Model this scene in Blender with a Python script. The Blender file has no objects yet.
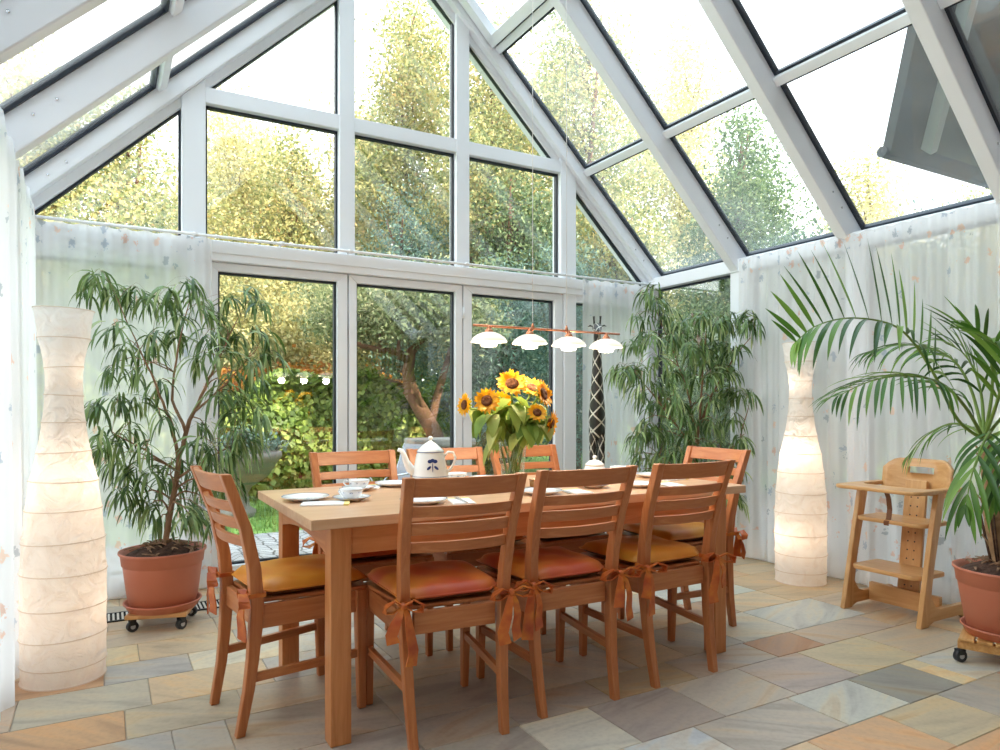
import bpy, math, random
import numpy as np
from mathutils import Vector, Matrix, Quaternion

random.seed(7)
RNG = np.random.default_rng(11)
C = bpy.context.scene.collection
PI = math.pi
V = Vector

# ---------------------------------------------------------------- camera frame (metres, camera at 0,0,1.11)
YAW = math.radians(29.5)
FX, HY, HC = 700.0, 405.0, 1.11
FW = (math.sin(YAW), math.cos(YAW)); RT = (math.cos(YAW), -math.sin(YAW))

def at(px, py, d):
    """world point seen at pixel px,py at depth d (used for measuring the place from the photograph)"""
    l = (px - 500.0) / FX * d
    return V((FW[0]*d + RT[0]*l, FW[1]*d + RT[1]*l, HC - (py - HY) / FX * d))

def ground(px, d):
    p = at(px, HY, d); return p.x, p.y

# ---------------------------------------------------------------- mesh builder
class MB:
    def __init__(s):
        s.v = []; s.f = []; s.uv = []; s.sm = []; s.mi = []
    def face(s, idx, uv=None, smooth=False, mi=0):
        s.f.append(tuple(idx)); s.uv.append(uv); s.sm.append(smooth); s.mi.append(mi)
    def add(s, pts):
        b = len(s.v); s.v.extend([tuple(p) for p in pts]); return b
    def hexa(s, p, mi=0):
        b = s.add(p)
        for q in ((0,3,2,1),(4,5,6,7),(0,1,5,4),(1,2,6,5),(2,3,7,6),(3,0,4,7)):
            s.face([b+i for i in q], mi=mi)
    def box(s, lo, hi, mi=0):
        x0,y0,z0 = lo; x1,y1,z1 = hi
        s.hexa([(x0,y0,z0),(x1,y0,z0),(x1,y1,z0),(x0,y1,z0),(x0,y0,z1),(x1,y0,z1),(x1,y1,z1),(x0,y1,z1)], mi)
    def obox(s, c, ax, ay, az, mi=0):
        c=V(c); ax=V(ax); ay=V(ay); az=V(az)
        s.hexa([c-ax-ay-az,c+ax-ay-az,c+ax+ay-az,c-ax+ay-az,c-ax-ay+az,c+ax-ay+az,c+ax+ay+az,c-ax+ay+az], mi)
    def rings(s, rings, closed=True, caps=True, smooth=True, mi=0, vlen=None):
        n = len(rings[0]); base = [s.add(r) for r in rings]
        L = 0.0
        for k in range(len(rings)-1):
            l2 = L + (V(rings[k+1][0]) - V(rings[k][0])).length if vlen is None else vlen[k+1]
            if vlen is not None: L = vlen[k]
            for i in range(n if closed else n-1):
                j = (i+1) % n
                u0, u1 = i/n, (i+1)/n
                s.face([base[k]+i, base[k]+j, base[k+1]+j, base[k+1]+i], [(u0,L),(u1,L),(u1,l2),(u0,l2)], smooth, mi)
            L = l2
        if caps and closed:
            s.face([base[0]+i for i in range(n)][::-1], mi=mi)
            s.face([base[-1]+i for i in range(n)], mi=mi)
    def tube(s, path, rad, n=8, caps=True, mi=0, flat=None):
        path = [V(p) for p in path]
        if not hasattr(rad, '__len__'): rad = [rad]*len(path)
        rings = []; prev = None; vl = [0.0]
        for k, p in enumerate(path):
            if k: vl.append(vl[-1] + (p-path[k-1]).length)
            a = path[max(0,k-1)]; b = path[min(len(path)-1,k+1)]
            t = (b-a).normalized()
            if prev is None:
                up = V((0,0,1)) if abs(t.z) < .9 else V((1,0,0))
                x = t.cross(up).normalized()
            else:
                x = (prev - t*prev.dot(t))
                x = x.normalized() if x.length > 1e-6 else t.orthogonal().normalized()
            prev = x; y = t.cross(x)
            fy = flat if flat else 1.0
            rings.append([p + x*(math.cos(2*PI*i/n)*rad[k]) + y*(math.sin(2*PI*i/n)*rad[k]*fy) for i in range(n)])
        s.rings(rings, caps=caps, mi=mi, vlen=vl)
    def lathe(s, prof, n=32, c=(0,0,0), caps=True, mi=0, wob=None):
        rings = []
        for k,(r,z) in enumerate(prof):
            r = max(r, 1e-4)
            rr = [r*(1+(wob(k,i) if wob else 0)) for i in range(n)]
            rings.append([(c[0]+rr[i]*math.cos(2*PI*i/n), c[1]+rr[i]*math.sin(2*PI*i/n), c[2]+z) for i in range(n)])
        s.rings(rings, caps=caps, mi=mi)
    def prism(s, poly, origin, u, v, w0, w1, mi=0):
        """2-D polygon (list of a,b) in the plane origin+u*a+v*b pushed from w0 to w1 along u x v"""
        o=V(origin); u=V(u); v=V(v); n=u.cross(v).normalized()
        m=len(poly)
        b0=s.add([o+u*a+v*b+n*w0 for a,b in poly]); b1=s.add([o+u*a+v*b+n*w1 for a,b in poly])
        s.face([b0+i for i in range(m)][::-1], mi=mi); s.face([b1+i for i in range(m)], mi=mi)
        for i in range(m):
            j=(i+1)%m; s.face([b0+i,b0+j,b1+j,b1+i], mi=mi)
    def strip(s, pts, widths, side, th=.003, mi=0):
        pts=[V(p) for p in pts]; n=len(pts)
        if not hasattr(widths,'__len__'): widths=[widths]*n
        if not isinstance(side, list): side=[V(side)]*n
        rings=[]
        for k,p in enumerate(pts):
            t=(pts[min(n-1,k+1)]-pts[max(0,k-1)]).normalized()
            sd=V(side[k]); sd=(sd-t*sd.dot(t)).normalized(); nn=t.cross(sd)
            a=sd*widths[k]*.5; b=nn*th*.5
            rings.append([p-a-b,p+a-b,p+a+b,p-a+b])
        s.rings(rings, smooth=False, mi=mi)
    def build(s, name, mat, parent=None, bevel=0.0, seg=2, subsurf=0, smooth=None, auto=None):
        me = bpy.data.meshes.new(name)
        me.from_pydata(s.v, [], s.f)
        for m in (mat if isinstance(mat,(list,tuple)) else [mat]): me.materials.append(m)
        me.polygons.foreach_set('use_smooth', [ (q if smooth is None else smooth) for q in s.sm])
        me.polygons.foreach_set('material_index', s.mi)
        if any(u is not None for u in s.uv):
            ul = me.uv_layers.new(name='UVMap')
            dat=[]
            for f,u in zip(s.f,s.uv):
                for i in range(len(f)): dat.extend(u[i] if u is not None else (0,0))
            ul.data.foreach_set('uv', dat)
        me.update()
        o = bpy.data.objects.new(name, me); C.objects.link(o)
        if parent is not None: o.parent = parent
        if bevel:
            b=o.modifiers.new('b','BEVEL'); b.width=bevel; b.segments=seg; b.limit_method='ANGLE'; b.angle_limit=math.radians(35)
            me.polygons.foreach_set('use_smooth',[True]*len(me.polygons))
            w=o.modifiers.new('w','WEIGHTED_NORMAL'); w.keep_sharp=True
        if subsurf:
            q=o.modifiers.new('s','SUBSURF'); q.levels=subsurf; q.render_levels=subsurf
        return o

def np_mesh(name, verts, quads, mat, parent=None, tint=None, smooth=False):
    """fast quad mesh from numpy arrays, with an optional per-face tint"""
    me=bpy.data.meshes.new(name)
    nv=len(verts); nf=len(quads)
    me.vertices.add(nv); me.vertices.foreach_set('co', np.asarray(verts,dtype=np.float32).ravel())
    me.loops.add(nf*4); me.loops.foreach_set('vertex_index', np.asarray(quads,dtype=np.int32).ravel())
    me.polygons.add(nf); me.polygons.foreach_set('loop_start', np.arange(0,nf*4,4,dtype=np.int32))
    me.polygons.foreach_set('use_smooth', np.full(nf, smooth))
    me.update(calc_edges=True); me.validate()
    if tint is not None:
        a=me.attributes.new('tint','FLOAT','FACE'); a.data.foreach_set('value', np.asarray(tint,dtype=np.float32))
    me.materials.append(mat)
    o=bpy.data.objects.new(name, me); C.objects.link(o)
    if parent is not None: o.parent=parent
    return o

def tag(o, label=None, cat=None, group=None, kind=None):
    if label: o['label']=label
    if cat: o['category']=cat
    if group: o['group']=group
    if kind: o['kind']=kind
    return o
def thing(name, label, cat, loc=(0,0,0), rz=0, group=None):
    o=bpy.data.objects.new(name,None); C.objects.link(o); o.empty_display_size=.1
    o.location=loc; o.rotation_euler=(0,0,rz)
    return tag(o,label,cat,group)
def dup(root, loc, rz, label, group=None):
    r=root.copy(); C.objects.link(r); r.location=loc; r.rotation_euler=(0,0,rz)
    r['label']=label
    if group: r['group']=group
    for ch in list(root.children):
        c=ch.copy(); C.objects.link(c); c.parent=r
        for g in list(ch.children):
            d=g.copy(); C.objects.link(d); d.parent=c
    return r
def struct(o): o['kind']='structure'; return o

# ---------------------------------------------------------------- materials
def new_mat(name):
    m=bpy.data.materials.new(name); m.use_nodes=True
    nt=m.node_tree; nt.nodes.clear()
    out=nt.nodes.new('ShaderNodeOutputMaterial')
    return m, nt, out
def N(nt, t, **kw):
    n=nt.nodes.new(t)
    for k,v in kw.items():
        if hasattr(n,k) and k not in n.inputs: setattr(n,k,v)
        else: n.inputs[k].default_value=v
    return n
def L(nt,a,b): nt.links.new(a,b)
def rgb(h):
    if isinstance(h,str):
        c=[int(h[i:i+2],16)/255 for i in (0,2,4)]
        c=[x/12.92 if x<=.04045 else ((x+.055)/1.055)**2.4 for x in c]
        return (*c,1)
    return (*h[:3],1)
def ramp(nt, stops, interp='LINEAR'):
    r=nt.nodes.new('ShaderNodeValToRGB'); r.color_ramp.interpolation=interp
    e=r.color_ramp.elements
    while len(e)>1: e.remove(e[-1])
    e[0].position=stops[0][0]; e[0].color=rgb(stops[0][1])
    for p,c in stops[1:]:
        q=e.new(p); q.color=rgb(c)
    return r

def plain(name, col, rough=.5, metal=0.0, var=.06, scale=8.0, bump=0.0, bscale=60.0, coat=0.0, spec=.5):
    m,nt,out=new_mat(name)
    b=N(nt,'ShaderNodeBsdfPrincipled'); b.inputs['Roughness'].default_value=rough; b.inputs['Metallic'].default_value=metal
    b.inputs['Coat Weight'].default_value=coat; b.inputs['Specular IOR Level'].default_value=spec
    tc=N(nt,'ShaderNodeTexCoord'); n=N(nt,'ShaderNodeTexNoise'); n.inputs['Scale'].default_value=scale; n.inputs['Detail'].default_value=4
    L(nt,tc.outputs['Object'],n.inputs['Vector'])
    c=rgb(col); lo=[x*(1-var) for x in c[:3]]; hi=[min(1,x*(1+var)) for x in c[:3]]
    r=ramp(nt,[(.3,lo),(.7,hi)]); L(nt,n.outputs['Fac'],r.inputs['Fac']); L(nt,r.outputs['Color'],b.inputs['Base Color'])
    if bump:
        n2=N(nt,'ShaderNodeTexNoise'); n2.inputs['Scale'].default_value=bscale; n2.inputs['Detail'].default_value=5
        L(nt,tc.outputs['Object'],n2.inputs['Vector'])
        bp=N(nt,'ShaderNodeBump'); bp.inputs['Strength'].default_value=bump; bp.inputs['Distance'].default_value=.01
        L(nt,n2.outputs['Fac'],bp.inputs['Height']); L(nt,bp.outputs['Normal'],b.inputs['Normal'])
    L(nt,b.outputs['BSDF'],out.inputs['Surface'])
    return m

def wood(name, c1, c2, c3, axis, rough=.38, plank=0.0, coat=.15):
    m,nt,out=new_mat(name)
    b=N(nt,'ShaderNodeBsdfPrincipled'); b.inputs['Roughness'].default_value=rough; b.inputs['Coat Weight'].default_value=coat
    b.inputs['Coat Roughness'].default_value=.25
    tc=N(nt,'ShaderNodeTexCoord'); mp=N(nt,'ShaderNodeMapping')
    sc=[26,26,26]; sc['xyz'.index(axis)]=2.2; mp.inputs['Scale'].default_value=sc
    L(nt,tc.outputs['Object'],mp.inputs['Vector'])
    n=N(nt,'ShaderNodeTexNoise'); n.inputs['Scale'].default_value=1.6; n.inputs['Detail'].default_value=6; n.inputs['Roughness'].default_value=.6
    n.inputs['Distortion'].default_value=.6
    L(nt,mp.outputs['Vector'],n.inputs['Vector'])
    r=ramp(nt,[(.25,c1),(.5,c2),(.78,c3)]); L(nt,n.outputs['Fac'],r.inputs['Fac'])
    col=r.outputs['Color']
    if plank:
        mp2=N(nt,'ShaderNodeMapping'); s2=[1/plank]*3; s2['xyz'.index(axis)]=.35; s2[2]=.01; mp2.inputs['Scale'].default_value=s2
        L(nt,tc.outputs['Object'],mp2.inputs['Vector'])
        vo=N(nt,'ShaderNodeTexWhiteNoise'); fl=N(nt,'ShaderNodeVectorMath',operation='FLOOR')
        L(nt,mp2.outputs['Vector'],fl.inputs[0]); L(nt,fl.outputs['Vector'],vo.inputs['Vector'])
        mx=N(nt,'ShaderNodeMix',data_type='RGBA',blend_type='MULTIPLY'); mx.inputs['Factor'].default_value=1
        r2=ramp(nt,[(0,(.84,.83,.82)),(1,(1,1,1))]); L(nt,vo.outputs['Value'],r2.inputs['Fac'])
        L(nt,col,mx.inputs[6]); L(nt,r2.outputs['Color'],mx.inputs[7]); col=mx.outputs[2]
    L(nt,col,b.inputs['Base Color'])
    bp=N(nt,'ShaderNodeBump'); bp.inputs['Strength'].default_value=.06; bp.inputs['Distance'].default_value=.004
    L(nt,n.outputs['Fac'],bp.inputs['Height']); L(nt,bp.outputs['Normal'],b.inputs['Normal'])
    L(nt,b.outputs['BSDF'],out.inputs['Surface'])
    return m

def glass(name, tint=(.97,.985,.98), haze=0.0, hz_scale=1.2, f0=.045):
    m,nt,out=new_mat(name)
    tr=N(nt,'ShaderNodeBsdfTransparent'); tr.inputs['Color'].default_value=rgb(tint)
    gl=N(nt,'ShaderNodeBsdfAnisotropic') if False else N(nt,'ShaderNodeBsdfGlossy'); gl.inputs['Roughness'].default_value=.0
    gl.inputs['Color'].default_value=(.96,.99,1,1)
    lw=N(nt,'ShaderNodeLayerWeight'); lw.inputs['Blend'].default_value=.5
    pw=N(nt,'ShaderNodeMath',operation='POWER'); pw.inputs[1].default_value=5; L(nt,lw.outputs['Facing'],pw.inputs[0])
    ma=N(nt,'ShaderNodeMath',operation='MULTIPLY_ADD'); ma.inputs[1].default_value=1-f0; ma.inputs[2].default_value=f0; L(nt,pw.outputs[0],ma.inputs[0])
    base=tr.outputs[0]
    if haze:
        df=N(nt,'ShaderNodeBsdfTranslucent'); df.inputs['Color'].default_value=(.9,.92,.9,1)
        tc=N(nt,'ShaderNodeTexCoord'); n=N(nt,'ShaderNodeTexNoise'); n.inputs['Scale'].default_value=hz_scale; n.inputs['Detail'].default_value=6
        L(nt,tc.outputs['Object'],n.inputs['Vector'])
        mr=N(nt,'ShaderNodeMapRange'); mr.inputs['From Min'].default_value=.35; mr.inputs['From Max'].default_value=.75; mr.inputs['To Min'].default_value=haze*.35; mr.inputs['To Max'].default_value=haze*1.4
        L(nt,n.outputs['Fac'],mr.inputs['Value'])
        mh=N(nt,'ShaderNodeMixShader'); L(nt,mr.outputs[0],mh.inputs[0]); L(nt,base,mh.inputs[1]); L(nt,df.outputs[0],mh.inputs[2]); base=mh.outputs[0]
    mx=N(nt,'ShaderNodeMixShader'); L(nt,ma.outputs[0],mx.inputs[0]); L(nt,base,mx.inputs[1]); L(nt,gl.outputs[0],mx.inputs[2])
    L(nt,mx.outputs[0],out.inputs['Surface'])
    return m

def leafmat(name, stops, trans=.35, rough=.45, noise=0.0):
    """leaf colour per leaf from the tint attribute"""
    m,nt,out=new_mat(name)
    at_=N(nt,'ShaderNodeAttribute'); at_.attribute_name='tint'
    fac=at_.outputs['Fac']
    if noise:
        tc=N(nt,'ShaderNodeTexCoord'); n=N(nt,'ShaderNodeTexNoise'); n.inputs['Scale'].default_value=noise; n.inputs['Detail'].default_value=3
        L(nt,tc.outputs['Object'],n.inputs['Vector'])
        ad=N(nt,'ShaderNodeMath',operation='MULTIPLY_ADD'); ad.inputs[1].default_value=.9; L(nt,n.outputs['Fac'],ad.inputs[0])
        sb=N(nt,'ShaderNodeMath',operation='SUBTRACT'); sb.inputs[1].default_value=.45; L(nt,fac,sb.inputs[0]); L(nt,sb.outputs[0],ad.inputs[2]); fac=ad.outputs[0]
    r=ramp(nt,stops); L(nt,fac,r.inputs['Fac'])
    b=N(nt,'ShaderNodeBsdfPrincipled'); b.inputs['Roughness'].default_value=rough; L(nt,r.outputs['Color'],b.inputs['Base Color'])
    t=N(nt,'ShaderNodeBsdfTranslucent'); L(nt,r.outputs['Color'],t.inputs['Color'])
    mx=N(nt,'ShaderNodeMixShader'); mx.inputs[0].default_value=trans
    L(nt,b.outputs[0],mx.inputs[1]); L(nt,t.outputs[0],mx.inputs[2]); L(nt,mx.outputs[0],out.inputs['Surface'])
    return m

M={}
M['frame']=plain('white_lacquer',(.85,.88,.92),.35,var=.015,scale=3)
M['gasket']=plain('black_rubber_seal','1b2430',.5)
M['wallwhite']=plain('white_plaster',(.82,.82,.80),.8,bump=.1)
M['glass']=glass('window_glass',f0=.09)
M['roofglass']=glass('roof_glass',tint=(.955,.985,.985),haze=.09,f0=.045)
M['rod']=plain('white_rod',(.88,.88,.88),.3,var=.01)
M['beech']={a:wood('beech_'+a,'ac6233','bd7343','ce8b56',a) for a in 'xyz'}
M['tablewood']={a:wood('table_wood_'+a,'b9713d','c9824c','d8965f',a) for a in 'xyz'}
M['tabletop']=wood('table_top_wood','dba67c','e6b78f','f0caa8','x',.33,plank=.11,coat=.3)
M['light_beech']={a:wood('light_beech_'+a,'c08a50','cf9c64','dcae7a',a) for a in 'xyz'}
M['copper']=plain('copper','d9916b',.25,metal=.9)
M['china']=plain('white_china',(.86,.87,.88),.15,var=.01,coat=.4)
M['enamel']=plain('cream_enamel',(.88,.87,.83),.12,var=.02,coat=.5)
M['blue']=plain('cobalt_glaze','3a4a80',.2)
M['bluegrey']=plain('blue_grey_glaze','7f92b0',.25)
M['steel']=plain('steel',(.72,.73,.75),.22,metal=1.0)
M['napkin']=plain('white_napkin',(.88,.87,.85),.8)
M['napkin_yellow']=plain('yellow_napkin','ecd98a',.8)
M['terracotta']=plain('terracotta_plastic','bf7257',.5,var=.05,scale=4)
M['soil']=plain('bark_mulch_soil','4a3226',.95,var=.5,scale=40,bump=1.0,bscale=60)
M['rubber']=plain('dark_rubber','2a2c30',.5)
M['silver_hub']=plain('grey_hub',(.5,.5,.5),.4)
M['bark']=plain('ficus_bark','8a6a50',.8,var=.2,scale=14,bump=.4)
M['palmbark']=plain('palm_bark','9a7a58',.9,var=.35,scale=22,bump=.8)
M['treebark']=plain('tree_bark','6b4a36',.9,var=.3,scale=8,bump=.6)
M['leather']=plain('brown_leather','7a4a2a',.5)
M['ebony']=plain('ebony','2a2522',.45,var=.2)
M['stem']=plain('sunflower_stem','7f9a45',.6)
M['disc']=plain('sunflower_disc','6a3b16',.9,var=.45,scale=120,bump=.8,bscale=160)
M['petal']=leafmat('sunflower_petal',[(0,'e09e00'),(1,'f6c01a')],.3,.5)
M['sunleaf']=leafmat('sunflower_leaf',[(0,'6f8f38'),(.6,'9ab04e'),(1,'c6c878')],.35,.5)
M['ficus']=leafmat('ficus_leaf',[(0,'3e5a2c'),(.45,'628043'),(.8,'8aa262'),(1,'b6c28c')],.22,.32)
M['palm']=leafmat('palm_leaf',[(0,'2c5218'),(.5,'4c7a26'),(1,'7fa544')],.3,.35)
M['rachis']=plain('palm_stalk','6f8a3a',.5)
M['grille']=plain('black_grille','202226',.4,metal=.6)
M['floor_dark']=plain('dark_trench','0c0c0e',.9)
M['concrete']=plain('grey_concrete','8f8b83',.9,var=.15,scale=6,bump=.3)
M['greyfabric']=plain('grey_mesh_fabric','8b8f96',.8)
M['roofdark']=plain('dark_roof_slate','34373b',.7,var=.2,scale=5)
M['soffit']=plain('olive_soffit','56554c',.7,var=.2,scale=3)
M['bargeboard']=plain('pale_bargeboard','9fa39e',.6)
M['render']=plain('house_render',(.80,.77,.71),.85,var=.05,bump=.1)

def curtain_mat():
    m,nt,out=new_mat('sheer_curtain')
    uv=N(nt,'ShaderNodeUVMap'); sp=N(nt,'ShaderNodeSeparateXYZ'); L(nt,uv.outputs[0],sp.inputs[0])
    vo=N(nt,'ShaderNodeTexVoronoi',feature='F1'); vo.inputs['Scale'].default_value=13.0; vo.inputs['Randomness'].default_value=1
    no=N(nt,'ShaderNodeTexNoise'); no.inputs['Scale'].default_value=55; L(nt,uv.outputs[0],no.inputs['Vector'])
    mx0=N(nt,'ShaderNodeMix',data_type='VECTOR'); mx0.inputs['Factor'].default_value=.07
    L(nt,uv.outputs[0],mx0.inputs[4]); L(nt,no.outputs['Color'],mx0.inputs[5]); L(nt,mx0.outputs[1],vo.inputs['Vector'])
    lt=N(nt,'ShaderNodeMath',operation='LESS_THAN'); lt.inputs[1].default_value=.30; L(nt,vo.outputs['Distance'],lt.inputs[0])
    # printed flowers: dense at the heading (v>2.02) and in a border band low down, sparse elsewhere
    gate=N(nt,'ShaderNodeSeparateColor'); L(nt,vo.outputs['Color'],gate.inputs[0])
    zr=ramp(nt,[(0,(.08,)*3),(.10,(.1,)*3),(.13,(.75,)*3),(.26,(.7,)*3),(.31,(.2,)*3),(.92,(.18,)*3),(.945,(.8,)*3),(1,(.9,)*3)])
    mv=N(nt,'ShaderNodeMath',operation='DIVIDE'); mv.inputs[1].default_value=2.16; L(nt,sp.outputs['Y'],mv.inputs[0]); L(nt,mv.outputs[0],zr.inputs['Fac'])
    g2=N(nt,'ShaderNodeMath',operation='LESS_THAN'); L(nt,gate.outputs[0],g2.inputs[0]); L(nt,zr.outputs['Color'],g2.inputs[1])
    mk=N(nt,'ShaderNodeMath',operation='MULTIPLY'); L(nt,lt.outputs[0],mk.inputs[0]); L(nt,g2.outputs[0],mk.inputs[1])
    # fine stems
    vo2=N(nt,'ShaderNodeTexVoronoi',feature='F1'); vo2.inputs['Scale'].default_value=26; L(nt,mx0.outputs[1],vo2.inputs['Vector'])
    cr=ramp(nt,[(0,'d99a70'),(.3,'e6b48c'),(.5,'8497ad'),(.75,'7d8a94'),(1,'8e9c82')],'CONSTANT'); L(nt,gate.outputs[1],cr.inputs['Fac'])
    mf=N(nt,'ShaderNodeMath',operation='MULTIPLY'); mf.inputs[1].default_value=.6; L(nt,mk.outputs[0],mf.inputs[0])
    col=N(nt,'ShaderNodeMix',data_type='RGBA'); L(nt,mf.outputs[0],col.inputs['Factor']); col.inputs[6].default_value=(.93,.935,.94,1); L(nt,cr.outputs['Color'],col.inputs[7])
    d=N(nt,'ShaderNodeBsdfDiffuse'); L(nt,col.outputs[2],d.inputs['Color'])
    t=N(nt,'ShaderNodeBsdfTranslucent'); L(nt,col.outputs[2],t.inputs['Color'])
    dt=N(nt,'ShaderNodeMixShader'); dt.inputs[0].default_value=.5; L(nt,d.outputs[0],dt.inputs[1]); L(nt,t.outputs[0],dt.inputs[2])
    tp=N(nt,'ShaderNodeBsdfTransparent')
    al=N(nt,'ShaderNodeMath',operation='MULTIPLY_ADD'); al.inputs[1].default_value=.2; al.inputs[2].default_value=.76; L(nt,mk.outputs[0],al.inputs[0])
    f=N(nt,'ShaderNodeMixShader'); L(nt,al.outputs[0],f.inputs[0]); L(nt,tp.outputs[0],f.inputs[1]); L(nt,dt.outputs[0],f.inputs[2])
    L(nt,f.outputs[0],out.inputs['Surface'])
    return m
M['curtain']=curtain_mat()

def paper_mat():
    m,nt,out=new_mat('rice_paper')
    tc=N(nt,'ShaderNodeTexCoord'); n=N(nt,'ShaderNodeTexNoise'); n.inputs['Scale'].default_value=14; n.inputs['Detail'].default_value=6; n.inputs['Distortion'].default_value=1.2
    L(nt,tc.outputs['Object'],n.inputs['Vector'])
    bp=N(nt,'ShaderNodeBump'); bp.inputs['Strength'].default_value=1.0; bp.inputs['Distance'].default_value=.03; L(nt,n.outputs['Fac'],bp.inputs['Height'])
    d=N(nt,'ShaderNodeBsdfDiffuse'); d.inputs['Color'].default_value=(.9,.88,.84,1); L(nt,bp.outputs['Normal'],d.inputs['Normal'])
    rp_=ramp(nt,[(.35,(.86,.78,.70)),(.55,(.93,.90,.86))]); L(nt,n.outputs['Fac'],rp_.inputs['Fac'])
    t=N(nt,'ShaderNodeBsdfTranslucent'); L(nt,rp_.outputs['Color'],t.inputs['Color']); L(nt,bp.outputs['Normal'],t.inputs['Normal'])
    mx=N(nt,'ShaderNodeMixShader'); mx.inputs[0].default_value=.42; L(nt,d.outputs[0],mx.inputs[1]); L(nt,t.outputs[0],mx.inputs[2])
    L(nt,mx.outputs[0],out.inputs['Surface']); return m
M['paper']=paper_mat()

def opal_mat(name,strength):
    m,nt,out=new_mat(name)
    e=N(nt,'ShaderNodeEmission'); e.inputs['Color'].default_value=(1,.86,.66,1); e.inputs['Strength'].default_value=strength
    d=N(nt,'ShaderNodeBsdfPrincipled'); d.inputs['Base Color'].default_value=(.92,.88,.82,1); d.inputs['Roughness'].default_value=.2
    a=N(nt,'ShaderNodeMixShader'); a.inputs[0].default_value=.5; L(nt,d.outputs[0],a.inputs[1]); L(nt,e.outputs[0],a.inputs[2])
    L(nt,a.outputs[0],out.inputs['Surface']); return m
M['opal']=opal_mat('lit_opal_glass',.62); M['opal_low']=opal_mat('bright_opal_glass',1.5)

def silk_mat(name, stops, sc=4.2):
    m,nt,out=new_mat(name)
    tc=N(nt,'ShaderNodeTexCoord'); n=N(nt,'ShaderNodeTexNoise'); n.inputs['Scale'].default_value=sc; n.inputs['Detail'].default_value=2
    L(nt,tc.outputs['Object'],n.inputs['Vector'])
    r=ramp(nt,stops); L(nt,n.outputs['Fac'],r.inputs['Fac'])
    b=N(nt,'ShaderNodeBsdfPrincipled'); b.inputs['Roughness'].default_value=.42; b.inputs['Sheen Weight'].default_value=.3
    b.inputs['Sheen Tint'].default_value=rgb('f0a050')
    L(nt,r.outputs['Color'],b.inputs['Base Color']); L(nt,b.outputs[0],out.inputs['Surface']); return m
M['silk_gold']=silk_mat('gold_silk',[(.3,'c2641f'),(.5,'d6862a'),(.7,'e3a23a')])
M['silk_red']=silk_mat('red_orange_silk',[(.36,'bb4430'),(.5,'c85834'),(.6,'d87c34'),(.7,'dd9238')])
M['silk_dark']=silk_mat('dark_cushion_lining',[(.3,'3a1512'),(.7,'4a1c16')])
M['tie']=silk_mat('orange_silk_tie',[(.3,'b04a24'),(.55,'cb6a2c'),(.75,'da8c36')],20)

def giraffe_mat():
    m,nt,out=new_mat('carved_net_ebony')
    uv=N(nt,'ShaderNodeUVMap'); sp=N(nt,'ShaderNodeSeparateXYZ'); L(nt,uv.outputs[0],sp.inputs[0])
    def lines(sign):
        a=N(nt,'ShaderNodeMath',operation='MULTIPLY'); a.inputs[1].default_value=sign*3; L(nt,sp.outputs['X'],a.inputs[0])
        b=N(nt,'ShaderNodeMath',operation='MULTIPLY_ADD'); b.inputs[1].default_value=8.0; L(nt,sp.outputs['Y'],b.inputs[0]); L(nt,a.outputs[0],b.inputs[2])
        c=N(nt,'ShaderNodeMath',operation='FRACT'); L(nt,b.outputs[0],c.inputs[0])
        d=N(nt,'ShaderNodeMath',operation='SUBTRACT'); d.inputs[1].default_value=.5; L(nt,c.outputs[0],d.inputs[0])
        e=N(nt,'ShaderNodeMath',operation='ABSOLUTE'); L(nt,d.outputs[0],e.inputs[0])
        f=N(nt,'ShaderNodeMath',operation='LESS_THAN'); f.inputs[1].default_value=.06; L(nt,e.outputs[0],f.inputs[0]); return f
    a=lines(1); b=lines(-1); mx=N(nt,'ShaderNodeMath',operation='MAXIMUM'); L(nt,a.outputs[0],mx.inputs[0]); L(nt,b.outputs[0],mx.inputs[1])
    r=ramp(nt,[(0,'2a2623'),(1,'d8d2c4')]); L(nt,mx.outputs[0],r.inputs['Fac'])
    p=N(nt,'ShaderNodeBsdfPrincipled'); p.inputs['Roughness'].default_value=.45; L(nt,r.outputs['Color'],p.inputs['Base Color']); L(nt,p.outputs[0],out.inputs['Surface']); return m
M['giraffe']=giraffe_mat()

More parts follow.
